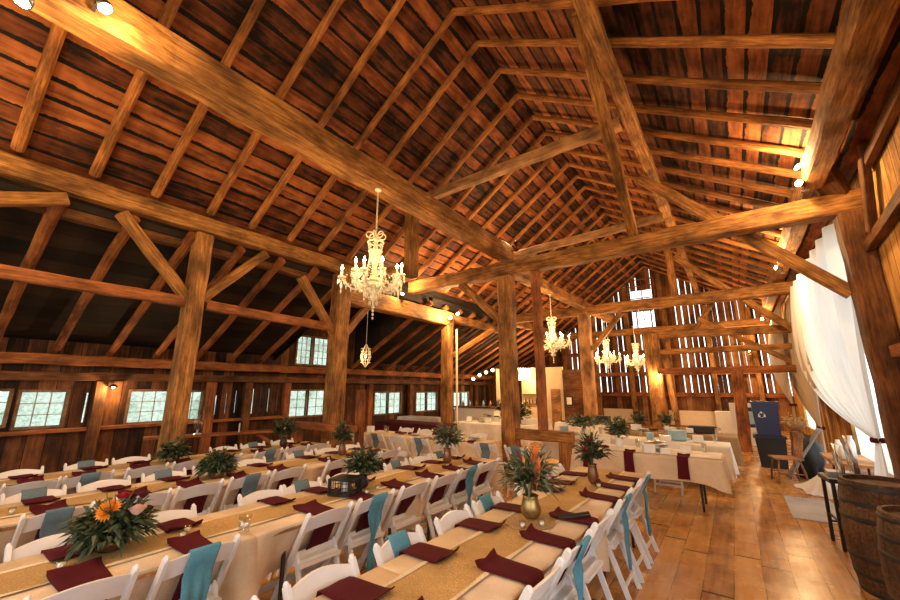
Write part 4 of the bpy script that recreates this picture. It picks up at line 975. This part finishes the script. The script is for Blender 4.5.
# black side stand
t = empty('stand_table', (.90, 6.62, 0), .12, label='small black stand beside the barrels holding silver stemware', cat='table')
bm = B(); box(bm, -.19, .19, -.20, .20, .70, .745); obj('tabletop', bm, 'black', t)
for sx in (-1,1):
    for sy in (-1,1): bm = B(); bar(bm, (sx*.155, sy*.165, .70), (sx*.17, sy*.18, 0), .032); obj('leg', bm, 'black', t)
for sy in (-1,1): bm = B(); bar(bm, (-.16, sy*.17, .22), (.16, sy*.17, .22), .022); obj('stretcher', bm, 'black', t)
bm = B(); bar(bm, (-.16, -.17, .30), (-.16, .17, .30), .022); obj('stretcher', bm, 'black', t)
def wireheart(x, y, z, s, label):
    bm = B()
    for k in range(3):
        tube(bm, [(.02*k, (-.10+.03*k)*s, 0), (.02*k, (-.12+.02*k)*s, .12*s), (.0, (-.04)*s, .24*s), (.01*k, (.07)*s, .30*s), (.0, (.13-.02*k)*s, .22*s), (.02*k, (.10-.03*k)*s, .10*s), (.02*k, (.04)*s, 0)], .007, 6)
    return tag(obj('wire_sculpture', bm, 'steel', smooth=True, loc=(x, y, z)), label, 'ornament')
wireheart(.85, 6.55, .746, 1.2, 'looped silver wire ornament on the black stand, left one')
wireheart(.98, 6.66, .746, 1.5, 'taller looped silver wire ornament on the black stand, right one')
boxy('silver_tray', .89, 6.7, .26, .2, .05, 'steel', 'silver tray on the black stand', 'tray', .746)
# barrels
def barrel(x, y, h, r, label, seed):
    t = empty('barrel', (x, y, 0), seed*.7, label=label, cat='barrel'); n = 22
    prof = [(r*(.86+.14*math.sin(PI*(k/12))), h*k/12) for k in range(13)]
    bm = B(); rr = random.Random(seed)
    for s in range(n):
        a0 = 2*PI*s/n; a1 = 2*PI*(s+.965)/n; dr = rr.uniform(-.003,.003); rings = []
        for q, z in prof:
            rings.append([bm.verts.new(((q+dr+o)*math.cos(a), (q+dr+o)*math.sin(a), z)) for a, o in ((a0,0),(a0+(a1-a0)*.5,.002),(a1,0),(a1,-.025),(a0,-.025))])
        for A, Bq in zip(rings, rings[1:]):
            for j in range(5): bm.faces.new((A[j], A[(j+1)%5], Bq[(j+1)%5], Bq[j]))
        bm.faces.new(rings[0][::-1]); bm.faces.new(rings[-1])
    obj('staves', bm, 'stave', t)
    bm = B(); lathe(bm, [(.001,h-.035),(r*.84,h-.035)], n=30, cap=False); obj('head', bm, 'stave', t); bm = B(); lathe(bm, [(.001,.03),(r*.84,.03)], n=30, cap=False); obj('head', bm, 'stave', t)
    for k in (.03, .17, .32, .66, .80, .95):
        q = r*(.86+.14*math.sin(PI*k))+.003; bm = B(); lathe(bm, [(q,h*k-.022),(q+.003,h*k),(q,h*k+.022),(q-.004,h*k+.022),(q-.004,h*k-.022)], n=36, cap=False); obj('hoop', bm, 'iron', t, True)
    return t
barrel(.98, 5.42, .93, .33, 'taller oak whiskey barrel beside the dark right post', 1)
barrel(1.04, 4.52, .86, .32, 'nearer oak barrel cut by the right picture edge', 2)
# wooden chair, basket, bins, picture
t = empty('side_chair', (.62, 10.25, 0), .25, label='small wooden side chair facing the blue bin', cat='chair')
bm = B(); box(bm, -.22, .22, -.2, .2, .43, .46); bmesh.ops.bevel(bm, geom=bm.edges[:], offset=.01, segments=2); obj('seat', bm, 'chairwood', t)
for sx in (-1,1):
    for sy in (-1,1): bm = B(); tube(bm, [(sx*.16, sy*.14, .43), (sx*.2, sy*.18, .2), (sx*.22, sy*.2, 0)], [.014,.02,.012], 8); obj('leg', bm, 'chairwood', t, True)
bm = B(); bar(bm, (-.2,-.17,.18), (.2,-.17,.18), .018); bar(bm, (-.2,.17,.18), (.2,.17,.18), .018); obj('stretcher', bm, 'chairwood', t)
bm = B()
for k in range(4): bar(bm, (.19, -.16+.1*k, .46), (.26, -.16+.1*k, .88), .03)
bar(bm, (.255,-.2,.88), (.255,.2,.88), .03, .08); obj('backrest', bm, 'chairwood', t)
bm = B(); ball(bm, (0,0,0), .26, .95, 1.1, 1.4, 20, 14); rj = random.Random(6)
for v in bm.verts:
    a = math.atan2(v.co.y, v.co.x); v.co *= 1+.07*math.sin(a*7+v.co.z*6)+rj.uniform(-.02,.02)
    if v.co.z < -.3: v.co.z = -.45; v.co.x *= 1.5; v.co.y *= 1.5
tag(obj('black_cloth', bm, 'leather', smooth=True, loc=(1.02, 10.95, .46)), 'black cloth draped in a heap behind the wooden side chair', 'cloth')
t = empty('basket', (.92, 11.1, .82), label='round wicker basket of dried flowers above the wooden chair', cat='basket')
bm = B(); rr = random.Random(4); ball(bm, (0,0,.2), .17, 1, 1, .8, 12, 8); obj('bowl', bm, 'basket', t)
bm = B(); leaves(bm, 160, (0,0,.22), .2, .2, .09, .04, rr, .1); obj('dried_flowers', bm, 'sack', t)
timber('plinth', (.92, 11.1, 0), (.92, 11.1, .87), .22, .22, 'beam_dark', 'dark plinth under the wicker basket', 'stand')
def bin_(x, y, z, w, h, mat, label):
    t = empty('storage_bin', (x, y, z), label=label, cat='bin'); bm = B()
    a = [(-w*.42,-w*.36),(w*.42,-w*.36),(w*.42,w*.36),(-w*.42,w*.36)]; b = [(p[0]*1.18, p[1]*1.18) for p in a]
    v = [bm.verts.new((*p, 0)) for p in a] + [bm.verts.new((*p, h)) for p in b]
    for f in ((3,2,1,0),(0,1,5,4),(1,2,6,5),(2,3,7,6),(3,0,4,7)): bm.faces.new([v[i] for i in f])
    o = obj('body', bm, mat, t); solidify(o, .015, -1)
    bm = B(); 
    for p, q in zip(b, b[1:]+b[:1]): bar(bm, (*p, h), (*q, h), .05, .05)
    obj('rim', bm, mat, t); return t
bin_(.50, 12.0, .0, .56, .66, 'leather', 'black storage bin standing under the blue recycling bin')
tb = bin_(.50, 12.0, .69, .50, .74, 'blue', 'dark blue recycling bin with white arrows stacked on the black bin')
bm = B()
for k in range(3):     # three chasing arrows
    a = 2*PI*k/3; pts = []
    for j in range(5): th = a+j*.36; pts.append((-.08+.055*math.cos(th), -.226, .46+.055*math.sin(th)))
    for p, q in zip(pts, pts[1:]): bar(bm, p, q, .022, .006)
    th = a+4*.36; c = Vector(pts[-1]); d = Vector((-math.sin(th), 0, math.cos(th))); s = Vector((math.cos(th), 0, math.sin(th)))
    bm.faces.new([bm.verts.new(p) for p in (c+d*.04, c+s*.03, c-s*.03)])
o = obj('recycling_symbol', bm, 'paper', tb)
o.rotation_euler = (-.0, 0, 0)
t = empty('leaning_picture', (.15, 15.6, .45), .1, label='white framed poster leaning near the lone post', cat='picture')
bm = B(); box(bm, -.38, .38, -.02, .02, 0, .85); obj('frame', bm, 'paper', t); bm = B(); box(bm, .02, .3, -.024, -.021, .12, .72); obj('print', bm, 'blue', t)
bm = B(); box(bm, .08, .24, -.028, -.025, .22, .6); obj('print_detail', bm, 'bluebox', t)
boxy('white_cabinet', -.05, 16.2, 1.2, .5, 1.0, 'paper', 'low white cabinet behind the lone post', 'cabinet', 0)
t = empty('wall_picture', (-5.5, 15.9, 1.25), label='small framed picture beside the orange door', cat='picture'); bm = B(); box(bm, -.14, .14, -.02, .02, -.18, .18); obj('frame', bm, 'black', t); bm = B(); box(bm, -.1, .1, -.026, -.021, -.14, .14); obj('print', bm, 'paper', t)
timber('picture_board', (-5.75, 16.0, 1.3), (-4.9, 16.0, 1.3), .06, 2.4, 'beam_dark', 'dark board partition right of the orange door', 'partition')

# ------------------------------------------------------------------ world, camera, view
w = bpy.data.worlds.new('World'); bpy.context.scene.world = w; w.use_nodes = True
bg = w.node_tree.nodes['Background']; bg.inputs[0].default_value = (.90, .96, 1, 1); bg.inputs[1].default_value = 2.6
cam = bpy.data.cameras.new('Camera'); cam.sensor_width = 36; cam.lens = 386/900*36; cam.clip_start = .05; cam.clip_end = 200
co = bpy.data.objects.new('Camera', cam); C.objects.link(co)
th = math.atan(88/386); yaw = math.atan(285/math.hypot(386, 88))
co.location = (0, 0, 1.76); co.rotation_euler = (PI/2+th, 0, yaw)
sc = bpy.context.scene; sc.camera = co
sc.view_settings.view_transform = 'Standard'; sc.view_settings.look = 'None'; sc.view_settings.gamma = 1; sc.view_settings.exposure = .17
sc.view_settings.use_curve_mapping = False
